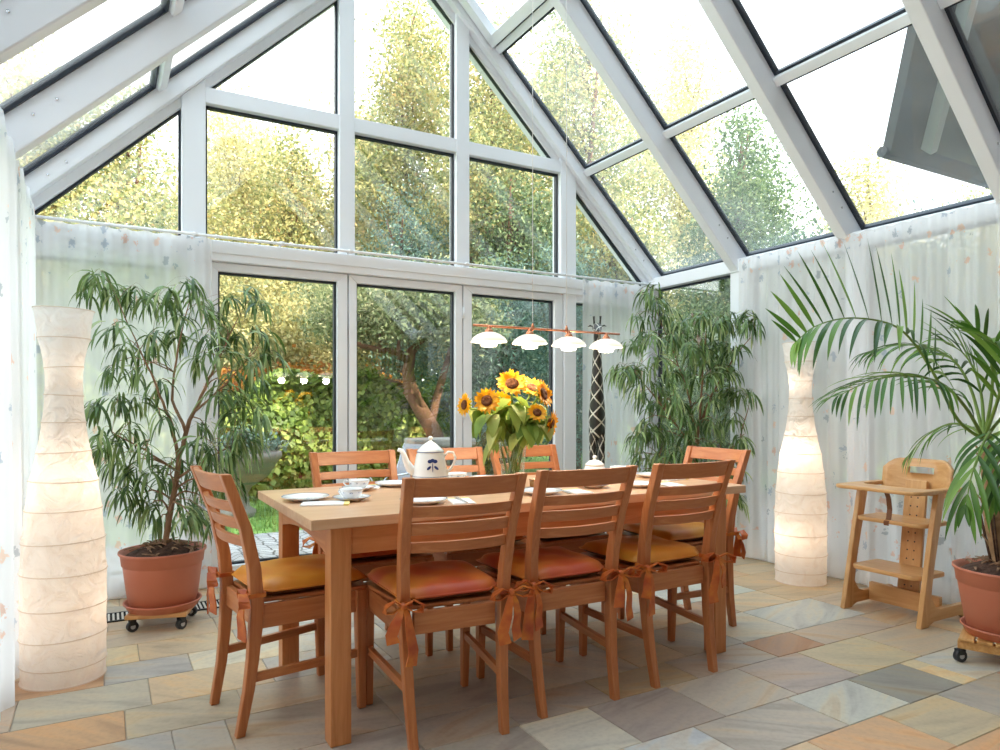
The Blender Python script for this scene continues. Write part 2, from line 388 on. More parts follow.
def stone_mat():
    m,nt,out=new_mat('sandstone_tiles')
    a=N(nt,'ShaderNodeAttribute'); a.attribute_name='col'
    h=N(nt,'ShaderNodeAttribute'); h.attribute_name='tint'
    tc=N(nt,'ShaderNodeTexCoord')
    # each slab gets its own offset into the veins
    wn=N(nt,'ShaderNodeTexWhiteNoise',noise_dimensions='1D'); L(nt,h.outputs['Fac'],wn.inputs['W'])
    vm=N(nt,'ShaderNodeVectorMath',operation='MULTIPLY_ADD'); vm.inputs[1].default_value=(30,30,30)
    L(nt,wn.outputs['Color'],vm.inputs[0]); L(nt,tc.outputs['Object'],vm.inputs[2])
    vr=N(nt,'ShaderNodeVectorRotate',rotation_type='Z_AXIS'); ang=N(nt,'ShaderNodeMath',operation='MULTIPLY_ADD'); ang.inputs[1].default_value=1.6; ang.inputs[2].default_value=-.5
    L(nt,wn.outputs['Value'],ang.inputs[0]); L(nt,ang.outputs[0],vr.inputs['Angle']); L(nt,vm.outputs[0],vr.inputs['Vector'])
    mp=N(nt,'ShaderNodeMapping'); mp.inputs['Scale'].default_value=(1.1,5.0,1); L(nt,vr.outputs[0],mp.inputs['Vector'])
    n=N(nt,'ShaderNodeTexNoise'); n.inputs['Scale'].default_value=1.5; n.inputs['Detail'].default_value=8; n.inputs['Roughness'].default_value=.55; n.inputs['Distortion'].default_value=.9
    L(nt,mp.outputs[0],n.inputs['Vector'])
    n2=N(nt,'ShaderNodeTexNoise'); n2.inputs['Scale'].default_value=55; n2.inputs['Detail'].default_value=4; L(nt,vm.outputs[0],n2.inputs['Vector'])
    r=ramp(nt,[(.34,(.72,.71,.72)),(.43,(.93,.93,.95)),(.52,(1.04,1.03,1.0)),(.59,(1.13,1.02,.86)),(.67,(1.0,.80,.60))]); L(nt,n.outputs['Fac'],r.inputs['Fac'])
    m1=N(nt,'ShaderNodeMix',data_type='RGBA',blend_type='MULTIPLY'); m1.inputs['Factor'].default_value=.85
    L(nt,a.outputs['Color'],m1.inputs[6]); L(nt,r.outputs['Color'],m1.inputs[7])
    r2=ramp(nt,[(.33,(.78,.76,.74)),(.5,(1.0,1.0,1.0)),(.68,(1.12,1.12,1.12))]); L(nt,n2.outputs['Fac'],r2.inputs['Fac'])
    m2=N(nt,'ShaderNodeMix',data_type='RGBA',blend_type='MULTIPLY'); m2.inputs['Factor'].default_value=.38
    L(nt,m1.outputs[2],m2.inputs[6]); L(nt,r2.outputs['Color'],m2.inputs[7])
    b=N(nt,'ShaderNodeBsdfPrincipled'); L(nt,m2.outputs[2],b.inputs['Base Color'])
    rr=N(nt,'ShaderNodeMapRange'); rr.inputs['To Min'].default_value=.32; rr.inputs['To Max'].default_value=.55; L(nt,n2.outputs['Fac'],rr.inputs['Value']); L(nt,rr.outputs[0],b.inputs['Roughness'])
    bp=N(nt,'ShaderNodeBump'); bp.inputs['Strength'].default_value=.25; bp.inputs['Distance'].default_value=.006; L(nt,n.outputs['Fac'],bp.inputs['Height']); L(nt,bp.outputs[0],b.inputs['Normal'])
    L(nt,b.outputs[0],out.inputs['Surface']); return m
M['stone']=stone_mat()
M['grout']=plain('grey_grout','9b958a',.9)

def lawn_mat():
    m,nt,out=new_mat('lawn_turf')
    tc=N(nt,'ShaderNodeTexCoord'); n=N(nt,'ShaderNodeTexNoise'); n.inputs['Scale'].default_value=9; n.inputs['Detail'].default_value=8; L(nt,tc.outputs['Object'],n.inputs['Vector'])
    r=ramp(nt,[(.3,'5f8038'),(.55,'7c9f4a'),(.75,'98b65e')]); L(nt,n.outputs['Fac'],r.inputs['Fac'])
    b=N(nt,'ShaderNodeBsdfPrincipled'); b.inputs['Roughness'].default_value=.9; L(nt,r.outputs['Color'],b.inputs['Base Color']); L(nt,b.outputs[0],out.inputs['Surface']); return m
M['lawn']=lawn_mat()
M['grass']=leafmat('grass_blade',[(0,'587a34'),(.5,'7a9f4a'),(1,'9dba66')],.3,.6)
def patio_mat():
    m,nt,out=new_mat('grey_setts')
    tc=N(nt,'ShaderNodeTexCoord')
    sp=N(nt,'ShaderNodeSeparateXYZ'); L(nt,tc.outputs['Object'],sp.inputs[0])
    # setts laid in fans: warp the rows with a cosine arc
    sx=N(nt,'ShaderNodeMath',operation='MULTIPLY'); sx.inputs[1].default_value=3.6; L(nt,sp.outputs['X'],sx.inputs[0])
    cs=N(nt,'ShaderNodeMath',operation='SINE'); L(nt,sx.outputs[0],cs.inputs[0])
    ab=N(nt,'ShaderNodeMath',operation='ABSOLUTE'); L(nt,cs.outputs[0],ab.inputs[0])
    sy=N(nt,'ShaderNodeMath',operation='MULTIPLY_ADD'); sy.inputs[1].default_value=.5; L(nt,ab.outputs[0],sy.inputs[0]); L(nt,sp.outputs['Y'],sy.inputs[2])
    cb=N(nt,'ShaderNodeCombineXYZ'); L(nt,sp.outputs['X'],cb.inputs[0]); L(nt,sy.outputs[0],cb.inputs[1])
    vo=N(nt,'ShaderNodeTexVoronoi',feature='DISTANCE_TO_EDGE',voronoi_dimensions='2D'); vo.inputs['Scale'].default_value=9.5; vo.inputs['Randomness'].default_value=.45; L(nt,cb.outputs[0],vo.inputs['Vector'])
    vc=N(nt,'ShaderNodeTexVoronoi',feature='F1',voronoi_dimensions='2D'); vc.inputs['Scale'].default_value=9.5; vc.inputs['Randomness'].default_value=.45; L(nt,cb.outputs[0],vc.inputs['Vector'])
    r=ramp(nt,[(.03,'63605c'),(.09,'ffffff')]); L(nt,vo.outputs['Distance'],r.inputs['Fac'])
    s2=N(nt,'ShaderNodeSeparateColor'); L(nt,vc.outputs['Color'],s2.inputs[0]); r3=ramp(nt,[(0,'9a9896'),(1,'b9b6b3')]); L(nt,s2.outputs[0],r3.inputs['Fac'])
    mx=N(nt,'ShaderNodeMix',data_type='RGBA',blend_type='MULTIPLY'); mx.inputs[0].default_value=1; L(nt,r.outputs['Color'],mx.inputs[6]); L(nt,r3.outputs['Color'],mx.inputs[7])
    b=N(nt,'ShaderNodeBsdfPrincipled'); b.inputs['Roughness'].default_value=.85; L(nt,mx.outputs[2],b.inputs['Base Color']); L(nt,b.outputs[0],out.inputs['Surface']); return m
M['patio']=patio_mat()
AUT=[(0,'68794a'),(.35,'99a066'),(.6,'c2ba7c'),(.8,'dccd90'),(1,'d9b078')]
GRN=[(0,'425a36'),(.4,'668052'),(.75,'93a472'),(1,'bcc08a')]
YEL=[(0,'8f966a'),(.35,'c2ba80'),(.7,'e2d6a2'),(1,'eee2ba')]
BLU=[(0,'44645a'),(.4,'6a8e80'),(.75,'96b29e'),(1,'c2cca8')]
IVY=[(0,'48622a'),(.4,'76903e'),(.75,'a2b45a'),(1,'c6cb7c')]
M['autumn']=leafmat('autumn_leaves',AUT,.4,.6,.5); M['green']=leafmat('green_leaves',GRN,.4,.6,.5); M['yellow']=leafmat('yellow_leaves',YEL,.45,.6,.5)
M['bluegreen']=leafmat('blue_green_leaves',BLU,.35,.6,.5); M['mixed']=leafmat('olive_leaves',[(0,'5a6c42'),(.4,'869468'),(.75,'b2b288'),(1,'d6cda0')],.4,.6,.6); M['ivy']=leafmat('ivy_leaves',IVY,.35,.5,1.2)

# ================================================================= SETTING
XL, XR, YB, YF = -.40, 4.08, 4.60, -.70       # inner faces of the glass walls, gable plane, house wall
XC = (XL+XR)/2
ZS = .98
def zl(x): return 2.163 + ZS*(x+.343)
def zr(x): return 2.163 + ZS*(3.985-x)
def zg(x): return min(zl(x), zr(x))

# ---- floor: rows of sandstone slabs, joints read off the photograph where it shows them
def hx(h): return rgb(h)[:3]
PAL=['b9ab94','a9a195','c2b49a','b3a695','a79f92','c9b795','b5a28a','bcb5a8','adaaa4','c4ae8b','b8a99b','c3a683']
rows=[-.7,-.42,-.1,.16,.48,.72,.98,1.25,1.515,1.775,2.08,2.285,2.63,2.89,3.18,3.41,3.66,3.92,4.16,4.40,4.62]
fixed={ # row start : [(x0,x1,colour)]
 1.25:[(1.62,2.02,'c0aa8c'),(2.02,2.42,'c79a6c'),(2.42,2.78,'b8a684'),(2.78,3.22,'a49d92'),(3.22,3.7,'c08e62')],
 .98:[(1.9,2.35,'b5a795'),(2.35,2.80,'c79768'),(2.80,3.2,'c09468')],
 1.515:[(1.0,1.46,'b9a48a'),(1.46,1.77,'b7bcc2'),(1.77,2.25,'b0a597'),(2.25,2.615,'b6b7ae'),(2.615,2.975,'8b8a82'),(2.975,3.08,'d2bd90'),(3.08,3.52,'b9b9b2')],
 1.775:[(.45,.80,'b39a80'),(.80,1.25,'9f968b'),(1.25,1.545,'c5bfae'),(1.545,1.93,'a3958b'),(1.93,2.32,'b3a798'),(2.32,2.705,'ac9c94'),(2.705,3.15,'bfae88'),(3.15,3.62,'b6a58c')],
 2.08:[(.35,.90,'a59a90'),(.90,1.26,'a39a92'),(1.26,1.68,'a89a8c'),(1.68,2.105,'ad9876'),(2.105,2.59,'a89f98'),(2.59,2.91,'a87f62'),(2.91,3.47,'b3a08c'),(3.47,3.95,'b59f80')],
 2.285:[(-.07,.20,'a8a5a0'),(.20,.37,'a5a29d'),(.37,.91,'a89a8b'),(.91,1.5,'a39a90'),(2.25,2.61,'a9a49c'),(2.61,2.98,'c0b9a8'),(2.98,3.53,'b9bab2'),(3.53,3.98,'c0a98a')],
 2.63:[(-.32,.065,'c79a68'),(.065,.45,'b5a88e'),(.45,1.0,'b3a390'),(2.66,2.98,'b6977c'),(2.98,3.4,'c7b18e'),(3.4,4.0,'c9ab7d')],
 2.89:[(-.40,-.28,'c0a992'),(-.28,.155,'b4ad99'),(.155,.60,'cbb28c'),(.60,1.1,'b4b2b0'),(2.8,3.4,'b8bdb4'),(3.4,4.0,'c8ab80')],
 3.18:[(-.40,.0,'c79c70'),(.0,.325,'aeaeaa'),(.325,.72,'cfc6ae'),(.72,1.2,'c4c0b6')],
 3.41:[(-.40,-.05,'c0ae94'),(-.05,.135,'d2c096'),(.135,.55,'c6b392'),(.55,1.0,'bcb9b2')]}
fb=MB(); cols=[]; tints=[]
g=.0035
for r in range(len(rows)-1):
    y0,y1=rows[r],rows[r+1]
    segs=list(fixed.get(y0,[]))
    def fill(a,b):
        x=a
        while b-x>.02:
            w=random.uniform(.32,.62)
            if b-x-w<.22: w=b-x
            segs.append((x,x+w,random.choice(PAL))); x+=w
    if segs:
        segs.sort(); cur=segs[0][0]; lo=segs[0][0]; prev=lo; gaps=[]
        for a,b,c in list(segs):
            if a-prev>.02: gaps.append((prev,a))
            prev=b
        fill(XL-.1,lo) if lo>XL-.09 else None
        for a,b in gaps: fill(a,b)
        if prev<XR+.09: fill(prev,XR+.1)
    else: fill(XL-.1,XR+.1)
    for a,b,c in segs:
        bb=fb.add([(a+g,y0+g,0),(b-g,y0+g,0),(b-g,y1-g,0),(a+g,y1-g,0),(a,y0,-.006),(b,y0,-.006),(b,y1,-.006),(a,y1,-.006)])
        fb.face([bb,bb+1,bb+2,bb+3])
        for i in range(4): fb.face([bb+i,bb+4+i,bb+4+(i+1)%4,bb+(i+1)%4])
        gr=sum(hx(c))/3; cc=[min(1,w_*(k*.78+gr*.22)) for k,w_ in zip(hx(c),(1.13,1.08,1.01))]
        t=random.random()*100
        cols += [cc]*5; tints += [t]*5
nb=len(fb.f)
fb.box((XL-.1,YF,-.12),(XR+.1,YB+.02,-.0045),mi=1)
cols += [(.3,.3,.3)]*6; tints += [0]*6
fl=fb.build('floor',[M['stone'],M['grout']])
a=fl.data.attributes.new('col','FLOAT_COLOR','FACE'); a.data.foreach_set('color',np.array([(*c,1) for c in cols],dtype=np.float32).ravel())
a=fl.data.attributes.new('tint','FLOAT','FACE'); a.data.foreach_set('value',np.array(tints,dtype=np.float32))
struct(fl)

WN=[0]
def inset(poly,d):
    n=len(poly); area=sum(poly[i][0]*poly[(i+1)%n][1]-poly[(i+1)%n][0]*poly[i][1] for i in range(n))
    if area<0: poly=poly[::-1]
    out=[]
    for i in range(n):
        p0,p1,p2=V((*poly[i-1],0)),V((*poly[i],0)),V((*poly[(i+1)%n],0))
        e1=(p1-p0).normalized(); e2=(p2-p1).normalized()
        n1=V((-e1.y,e1.x,0)); n2=V((-e2.y,e2.x,0))
        b=(n1+n2); b=b/ max(.15,(1+n1.dot(n2)))
        q=p1+b*d; out.append((q.x,q.y))
    return poly,out
def window(poly,o,u,v,mat='glass',gw=.013,gd=.018,name=None,parent=None):
    """dark rubber gasket with its glass pane; poly is convex, in the plane o+u,v"""
    WN[0]+=1
    poly,inn=inset(poly,gw); _,mid=inset(poly,gw*.4)
    o_,u_,v_=V(o),V(u),V(v); n=u_.cross(v_).normalized()
    mb=MB(); m=len(poly)
    rings=[]
    for w,pl in ((-gd,poly),(gd,poly),(gd,inn),(-gd,inn)):
        rings.append(mb.add([o_+u_*a+v_*b+n*w for a,b in pl]))
    for k in range(4):
        for i in range(m):
            j=(i+1)%m; r0,r1=rings[k],rings[(k+1)%4]
            mb.face([r0+i,r0+j,r1+j,r1+i])
    if parent is None:
        w=struct(mb.build(f'window_{WN[0]}',M['gasket']))
    else:
        w=mb.build('gasket',M['gasket'],parent)
    pb=MB(); pb.prism(mid,o,u,v,-.004,.004)
    pb.build('pane',M[mat],w if parent is None else parent)
    return w
TN=[0]
def trim(mb,bevel=.006,mat='frame'):
    TN[0]+=1
    return struct(mb.build(f'trim_{TN[0]}',M[mat],bevel=bevel,seg=2))

# ---- gable wall (plane y = YB): mullions, transom, header, doors
EX,EZ=(1,0,0),(0,0,1)
O=(0,YB+.02,0)
y0,y1=YB-.045,YB+.08
XM=[(.402,.536),(1.357,1.463),(2.218,2.323),(3.130,3.276)]
wb=MB()
for a,b in XM:
    zt=min(zg(a),zg(b))+.10
    wb.prism([(a,2.0),(b,2.0),(b,zg(b)+.06),(a,zg(a)+.06)],(0,0,0),EX,EZ,-y1,-y0)
# transom
xa=-.343+ (2.94-2.163)/ZS; xb=3.985-(2.94-2.163)/ZS
wb.prism([(xa-.02,2.938),(xb+.02,2.938),(xb-.08,3.036),(xa+.08,3.036)],(0,0,0),EX,EZ,-(y1-.004),-(y0+.004))
# header with a stepped lower lip
wb.box((XL-.05,y0-.02,1.985),(XR+.05,y1,2.108))
wb.box((XL-.05,y0-.03,2.03),(XR+.05,y0-.015,2.108))
# corner posts and the posts beside the doors
for a,b in ((XL-.08,XL+.05),(XR-.07,XR+.08),(.402,.539),(3.163,3.276)):
    wb.box((a,y0,0),(b,y1,2.0))
for a,b in ((XL+.05,.402),(3.276,XR-.07)):
    wb.box((a,y0,0),(b,y1,.13)); wb.box((a,y0,1.93),(b,y1,2.0))
wbo=struct(wb.build('wall_back',M['frame'],bevel=.006,seg=2))
# upper panes
window([(-.343,2.108),(.402,2.108),(.402,zl(.402)),(-.343,2.163)],O,EX,EZ)
window([(3.276,2.108),(3.985,2.108),(3.985,2.163),(3.276,zr(3.276))],O,EX,EZ)
for i in range(3):
    a=XM[i][1]; b=XM[i+1][0]
    window([(a,2.108),(b,2.108),(b,2.938),(a,2.938)],O,EX,EZ)
window([(.55,3.036),(1.357,3.036),(1.357,zl(1.357))],O,EX,EZ)
window([(1.463,3.036),(2.218,3.036),(2.218,zg(2.218)),(1.83,zg(1.83)-.03),(1.463,zg(1.463))],O,EX,EZ)
window([(2.323,3.036),(3.10,3.036),(2.323,zr(2.323))],O,EX,EZ)
# low side panes behind the curtains
window([(XL+.05,.13),(.402,.13),(.402,1.93),(XL+.05,1.93)],O,EX,EZ)
window([(3.276,.13),(XR-.07,.13),(XR-.07,1.93),(3.276,1.93)],O,EX,EZ)
# three folding glass doors
LE=[(.545,1.417,.607,1.347),(1.425,2.272,1.480,2.216),(2.280,3.157,2.350,3.081)]
for k,(a,b,ga,gb) in enumerate(LE):
    d=MB(); y2,y3=YB-.03,YB+.05
    d.prism([(a,.03),(ga,.12),(ga,1.93),(a,1.982)],(0,0,0),EX,EZ,-y3,-y2)
    d.prism([(gb,.12),(b,.03),(b,1.982),(gb,1.93)],(0,0,0),EX,EZ,-y3,-y2)
    d.prism([(a,.03),(b,.03),(gb,.12),(ga,.12)],(0,0,0),EX,EZ,-y3,-y2)
    d.prism([(ga,1.93),(gb,1.93),(b,1.982),(a,1.982)],(0,0,0),EX,EZ,-y3,-y2)
    dd=struct(d.build(f'door_{k+1}',M['frame'],bevel=.004))
    window([(ga,.12),(gb,.12),(gb,1.93),(ga,1.93)],O,EX,EZ,parent=dd)
    # black seal between the leaves
    s=MB(); s.box((a-.008,YB-.01,.03),(a,YB+.05,1.985))
    if k==2: s.box((b,YB-.02,.03),(b+.006,YB+.05,1.985))
    s.build('seal',M['gasket'],dd)
    if k==1:
        h=MB()
        for z in (.30,1.05,1.78): h.tube([(b+.004,YB-.04,z-.04),(b+.004,YB-.04,z+.04)],.009,10)
        h.build('hinge',M['frame'],dd)
th=MB(); th.box((.536,YB-.05,-.01),(3.17,YB+.09,.03)); trim(th)

# ---- side walls (glass between posts on a low plinth)
def sidewall(side):
    s=1 if side=='right' else -1
    X=XR if s>0 else XL
    mb=MB()
    def bx(d0,d1,ya,yb,za,zb):
        a,b=sorted((X+s*d0,X+s*d1)); mb.box((a,ya,za),(b,yb,zb))
    bx(0,.12,YF,YB,0,.13)
    bx(-.03,.12,YF,YB+.08,2.09,2.185)
    posts=[(3.53,3.70),(2.64,2.76),(1.74,1.86),(.84,.96),(-.06,.06)]
    for a,b in posts: bx(-.015,.11,a,b,.13,2.09)
    struct(mb.build('wall_'+side,M['frame'],bevel=.005))
    ed=[4.53]+[q for p in posts for q in (p[1],p[0])]+[YF]
    for i in range(0,len(ed)-1,2):
        a,b=ed[i+1],ed[i]
        window([(a,.13),(b,.13),(b,2.09),(a,2.09)],(X+s*.05,0,0),(0,1,0),EZ)
sidewall('right'); sidewall('left')

# ---- glazed roof
SL=.97; LN=math.hypot(1,SL)
def rp(side,x):
    """height of the roof glass above x"""
    return 2.34+SL*((XR-.03-x) if side=='R' else (x-(XL-.01)))
RIDGE=1.82
for side in 'RL':
    s=1 if side=='R' else -1
    xe=XR+.14 if s>0 else XL-.14
    up=V((-s,0,SL)).normalized(); nrm=V((-s*SL,0,-1)).normalized()      # nrm points into the room
    for ya,yb in ((4.585,4.70),(4.525,4.585),(3.615,3.69),(2.71,2.785),(1.808,1.883),(.905,.98),(.0,.075),(-.7,-.64)):
        mb=MB()
        p0=V((xe,0,rp(side,xe))); p1=V((RIDGE,0,rp(side,RIDGE)))
        pts=[]
        for dn in (.0,.125 if ya==4.525 else .172):
            for p in (p0,p1):
                for y in (ya,yb): pts.append(p+nrm*dn+V((0,y,0)))
        a=pts
        mb.hexa([a[4],a[5],a[7],a[6],a[0],a[1],a[3],a[2]])
        t=trim(mb,.008)
        if yb<4.4 and yb>1.0 or ya==4.525:
            sc=MB()   # small screw heads on the rafter flank near the eaves
            for d in (.30,.42):
                c=p0+up*d+nrm*.085+V((0,ya-.001,0))
                sc.lathe([(.006,0),(.006,.003),(.001,.004)],10)
                for q in range(len(sc.v)-30,len(sc.v)):
                    vx=sc.v[q]; sc.v[q]=tuple(c+V((vx[0],-vx[2],vx[1])))
            sc.build('screw',M['steel'],t)
    xp=[3.378,2.575] if s>0 else [2*RIDGE-3.378,2*RIDGE-2.575]
    for x in xp:
        mb=MB(); c=V((x,0,rp(side,x)))
        for ya,yb in ((3.69,4.525),(2.785,3.615),(1.883,2.71),(.98,1.808),(.075,.905),(-.64,0)):
            cc=c+nrm*.03+V((0,(ya+yb)/2,0)); mb.obox(cc,up*.028,V((0,(yb-ya)/2,0)),nrm*.03)
        trim(mb,.004)
    # eave gutter strip closing roof glass to wall plate
    mb=MB(); e=V((XR-.03 if s>0 else XL+.03,0,0))
    e.x+=s*.115; mb.box((min(e.x,e.x+s*.06),YF,2.10),(max(e.x,e.x+s*.06),4.66,2.245)); trim(mb,.004)
    # panes
    def D(x): return abs(xe-x)*LN
    stops=[abs((XR+.085 if s>0 else XL-.085)-xe)*LN]+[D(xp[0])-.028,D(xp[0])+.028,D(xp[1])-.028,D(xp[1])+.028,D(RIDGE)-.06]
    for ya,yb in ((3.69,4.525),(2.785,3.615),(1.883,2.71),(.98,1.808),(.075,.905)):
        for k in range(3):
            window([(ya,stops[2*k]),(yb,stops[2*k]),(yb,stops[2*k+1]),(ya,stops[2*k+1])],
                   tuple(V((xe,0,rp(side,xe)))+nrm*.012),(0,1,0),tuple(up),'roofglass',gw=.016)
# opening roof light at the top of the first bay
mb=MB(); c=V((2.575,0,rp('R',2.575))); up=V((-1,0,SL)).normalized(); nrm=V((-SL,0,-1)).normalized()
L0,L1=.035,.95
for a0,a1,b0,b1 in ((3.70,4.515,L0,L0+.075),(3.70,3.76,L0,L1),(4.44,4.515,L0,L1),(3.70,4.515,L1-.06,L1)):
    mb.obox(c+up*((b0+b1)/2)+V((0,(a0+a1)/2,0))+nrm*.05,up*((b1-b0)/2),V((0,(a1-a0)/2,0)),nrm*.035)
trim(mb,.004)
mb=MB(); zrg=rp('R',RIDGE); mb.prism([(RIDGE-.30,zrg-.30),(RIDGE+.30,zrg-.30),(RIDGE+.02,zrg+.02),(RIDGE-.02,zrg+.02)],(0,0,0),EX,EZ,-4.7,.7); trim(mb,.01)
# house wall behind the conservatory with a wide opening, unseen, sized to block the sun, darkened for the pane reflections
hw=MB()
hw.box((-6,YF-.4,0),(XL-.1,YF,2.3)); hw.box((XR+.1,YF-.4,0),(13,YF,2.3)); hw.box((-6,YF-.4,2.3),(13,YF,8.7))
struct(hw.build('wall_house',plain('house_brick','85726a',.9,var=.2,scale=12)))
hw=MB(); hw.box((XL-.1,YF-5,-.1),(XR+.1,YF,0)); struct(hw.build('floor_inner_room',M['beech']['x']))
hw=MB(); hw.box((XL-.4,YF-5.2,0),(XR+.4,YF-5,2.6)); hw.box((XL-.3,YF-5,0),(XL-.1,YF-.4,2.6)); hw.box((XR+.1,YF-5,0),(XR+.3,YF-.4,2.6)); struct(hw.build('wall_inner_room',M['render']))
hw=MB(); hw.box((XL-.4,YF-5.2,2.6),(XR+.4,YF-.4,2.75)); struct(hw.build('ceiling_inner_room',M['render']))

# ================================================================= CURTAINS
def curtain(name,label,p0,p1,ztop,zbot,seed,nper=13.0,amp=.030,gather=1.0,head='white gathered heading'):
    rnd=random.Random(seed)
    p0=V(p0);p1=V(p1); Lw=(p1-p0).length; t=(p1-p0).normalized(); n=V((-t.y,t.x,0))
    nx=int(Lw/.008); nz=26
    ph=[rnd.uniform(0,6.28) for _ in range(6)]
    mb=MB(); idx=[]
    for j in range(nz+1):
        f=j/nz; z=ztop+(zbot-ztop)*f
        A=amp*(.45+.75*f)
        if j==0: A=amp*.25
        row=[]
        for i in range(nx+1):
            s=i/nx*Lw
            w=s+.012*math.sin(3.1*s+ph[0])*(1+f)
            d=A*(math.sin(2*PI*nper*w*.55+ph[1])*.6+math.sin(2*PI*nper*.23*w+ph[2]+.5*f)*.7+.35*math.sin(2*PI*nper*1.3*w+ph[3])*(1-.7*f))
            p=p0+t*s+n*d; row.append((p.x,p.y,z+(.006*math.sin(60*s) if j==0 else 0)))
        idx.append(mb.add(row))
    for j in range(nz):
        for i in range(nx):
            a=idx[j]+i; b=idx[j+1]+i
            u0=i/nx*Lw*1.6; u1=(i+1)/nx*Lw*1.6
            v0=ztop+(zbot-ztop)*j/nz; v1=ztop+(zbot-ztop)*(j+1)/nz
            mb.face([a,b,b+1,a+1],[(u0,v0),(u0,v1),(u1,v1),(u1,v0)],True)
    o=mb.build(name,M['curtain']); tag(o,label,'curtain','sheer flower print curtains on the glass walls'); return o
curtain('curtain','sheer white flower print curtain hanging between the tall lamp and the folding doors',(XL+.06,YB-.11,0),(.565,YB-.11,0),2.105,.03,1)
curtain('curtain','sheer white curtain hanging behind the black giraffe figure',(3.29,YB-.11,0),(XR-.11,YB-.11,0),2.105,.03,2)
curtain('curtain','long sheer white curtain across the side wall behind the high chair and palm',(XR-.085,3.55,0),(XR-.085,.3,0),2.16,.03,3,nper=15)
curtain('curtain','sheer white curtain along the glass wall beside the paper lamp and ficus on wheels',(XL+.075,.6,0),(XL+.075,4.44,0),2.16,.03,4)
def rod(name,label,a,b,r,ends=True,brk=()):
    t=thing(name,label,'curtain rod',(0,0,0))
    mb=MB(); mb.tube([a,b],r,10); mb.build('rod',M['rod'],t)
    for p in brk:
        m=MB(); q=V(p); m.tube([q,q+V((0,.06,-.002))],r*.8,8); m.lathe([(r*1.7,-.012),(r*1.7,.012)],12,p); m.build('bracket',M['rod'],t)
    return t
rod('curtain_rod','thin white curtain rod running across the gable above the folding doors',(XL+.03,YB-.11,2.12),(XR-.06,YB-.11,2.12),.009,brk=[(.47,YB-.11,2.12),(.97,YB-.11,2.12),(1.41,YB-.11,2.12),(2.27,YB-.11,2.12),(3.2,YB-.11,2.12)])

# ================================================================= TABLE
TX0,TX1,TY0,TY1,TZ=.562,2.51,2.192,3.058,.75
t=thing('dining_table','long beech dining table laid for coffee in the middle of the stone floor','table',((TX0+TX1)/2,(TY0+TY1)/2,0))
hx_,hy_=(TX1-TX0)/2,(TY1-TY0)/2
m=MB(); m.box((-hx_,-hy_,TZ-.034),(hx_,hy_,TZ)); m.build('tabletop',M['tabletop'],t,bevel=.003)
LX,LY,LW=hx_-.075,hy_-.045,.070
for sx in (-1,1):
    for sy in (-1,1):
        m=MB(); a=sx*LX; b=a-sx*LW; c=sy*LY; d=c-sy*LW
        m.box((min(a,b),min(c,d),0),(max(a,b),max(c,d),TZ-.034)); m.build('leg',M['tablewood']['z'],t,bevel=.004)
for sy in (-1,1):
    m=MB(); y=sy*(LY-.012); m.box((-LX+LW,min(y,y-sy*.022),TZ-.034-.098),(LX-LW,max(y,y-sy*.022),TZ-.034)); m.build('apron',M['tablewood']['x'],t,bevel=.002)
for sx in (-1,1):
    m=MB(); x=sx*(LX-.012); k=18; y_=LY-LW
    pl=[(-y_,TZ-.034),(-y_,TZ-.034-.098)]+[(-y_+2*y_*i/k, TZ-.034-.098+.034*math.sin(PI*i/k)**.8) for i in range(1,k)]+[(y_,TZ-.034-.098),(y_,TZ-.034)]
    # built as quads so that the arched lower edge stays clean
    b=[m.add([(x-.011,py,pz),(x+.011,py,pz),(x+.011,py,TZ-.034),(x-.011,py,TZ-.034)]) for py,pz in pl[1:-1]]
    for i in range(len(b)-1):
        for q in range(4): m.face([b[i]+q,b[i]+(q+1)%4,b[i+1]+(q+1)%4,b[i+1]+q])
    m.face([b[0]+q for q in (3,2,1,0)]); m.face([b[-1]+q for q in range(4)])
    m.build('apron',M['tablewood']['y'],t)

# ================================================================= CHAIRS
def loft_rect(mb,secs):
    """secs: (cx,cy,z,wx,wy) horizontal rectangles stacked along z"""
    rings=[[(cx-wx/2,cy-wy/2,z),(cx+wx/2,cy-wy/2,z),(cx+wx/2,cy+wy/2,z),(cx-wx/2,cy+wy/2,z)] for cx,cy,z,wx,wy in secs]
    mb.rings(rings,smooth=False)
def post_y(z):   # side profile of the rear post
    pts=[(0,-.232),(.15,-.205),(.30,-.188),(.44,-.182),(.56,-.192),(.70,-.222),(.885,-.290)]
    for (a,ya),(b,yb) in zip(pts,pts[1:]):
        if z<=b:
            q=(z-a)/(b-a); return ya+(yb-ya)*q
    return pts[-1][1]
def post_x(z): return .160+.036*z/.885
def slat(mb,zc,h,th=.018,bow=.030,half=None):
    half=half or post_x(zc)-.008; n=14; rings=[]
    for i in range(n+1):
        u=-1+2*i/n; x=u*half
        b=-bow*(1-u*u)
        y0=post_y(zc-h/2)+b; y1=post_y(zc+h/2)+b
        rings.append([(x,y0-th/2,zc-h/2),(x,y0+th/2,zc-h/2),(x,y1+th/2,zc+h/2),(x,y1-th/2,zc+h/2)])
    mb.rings(rings,smooth=False)
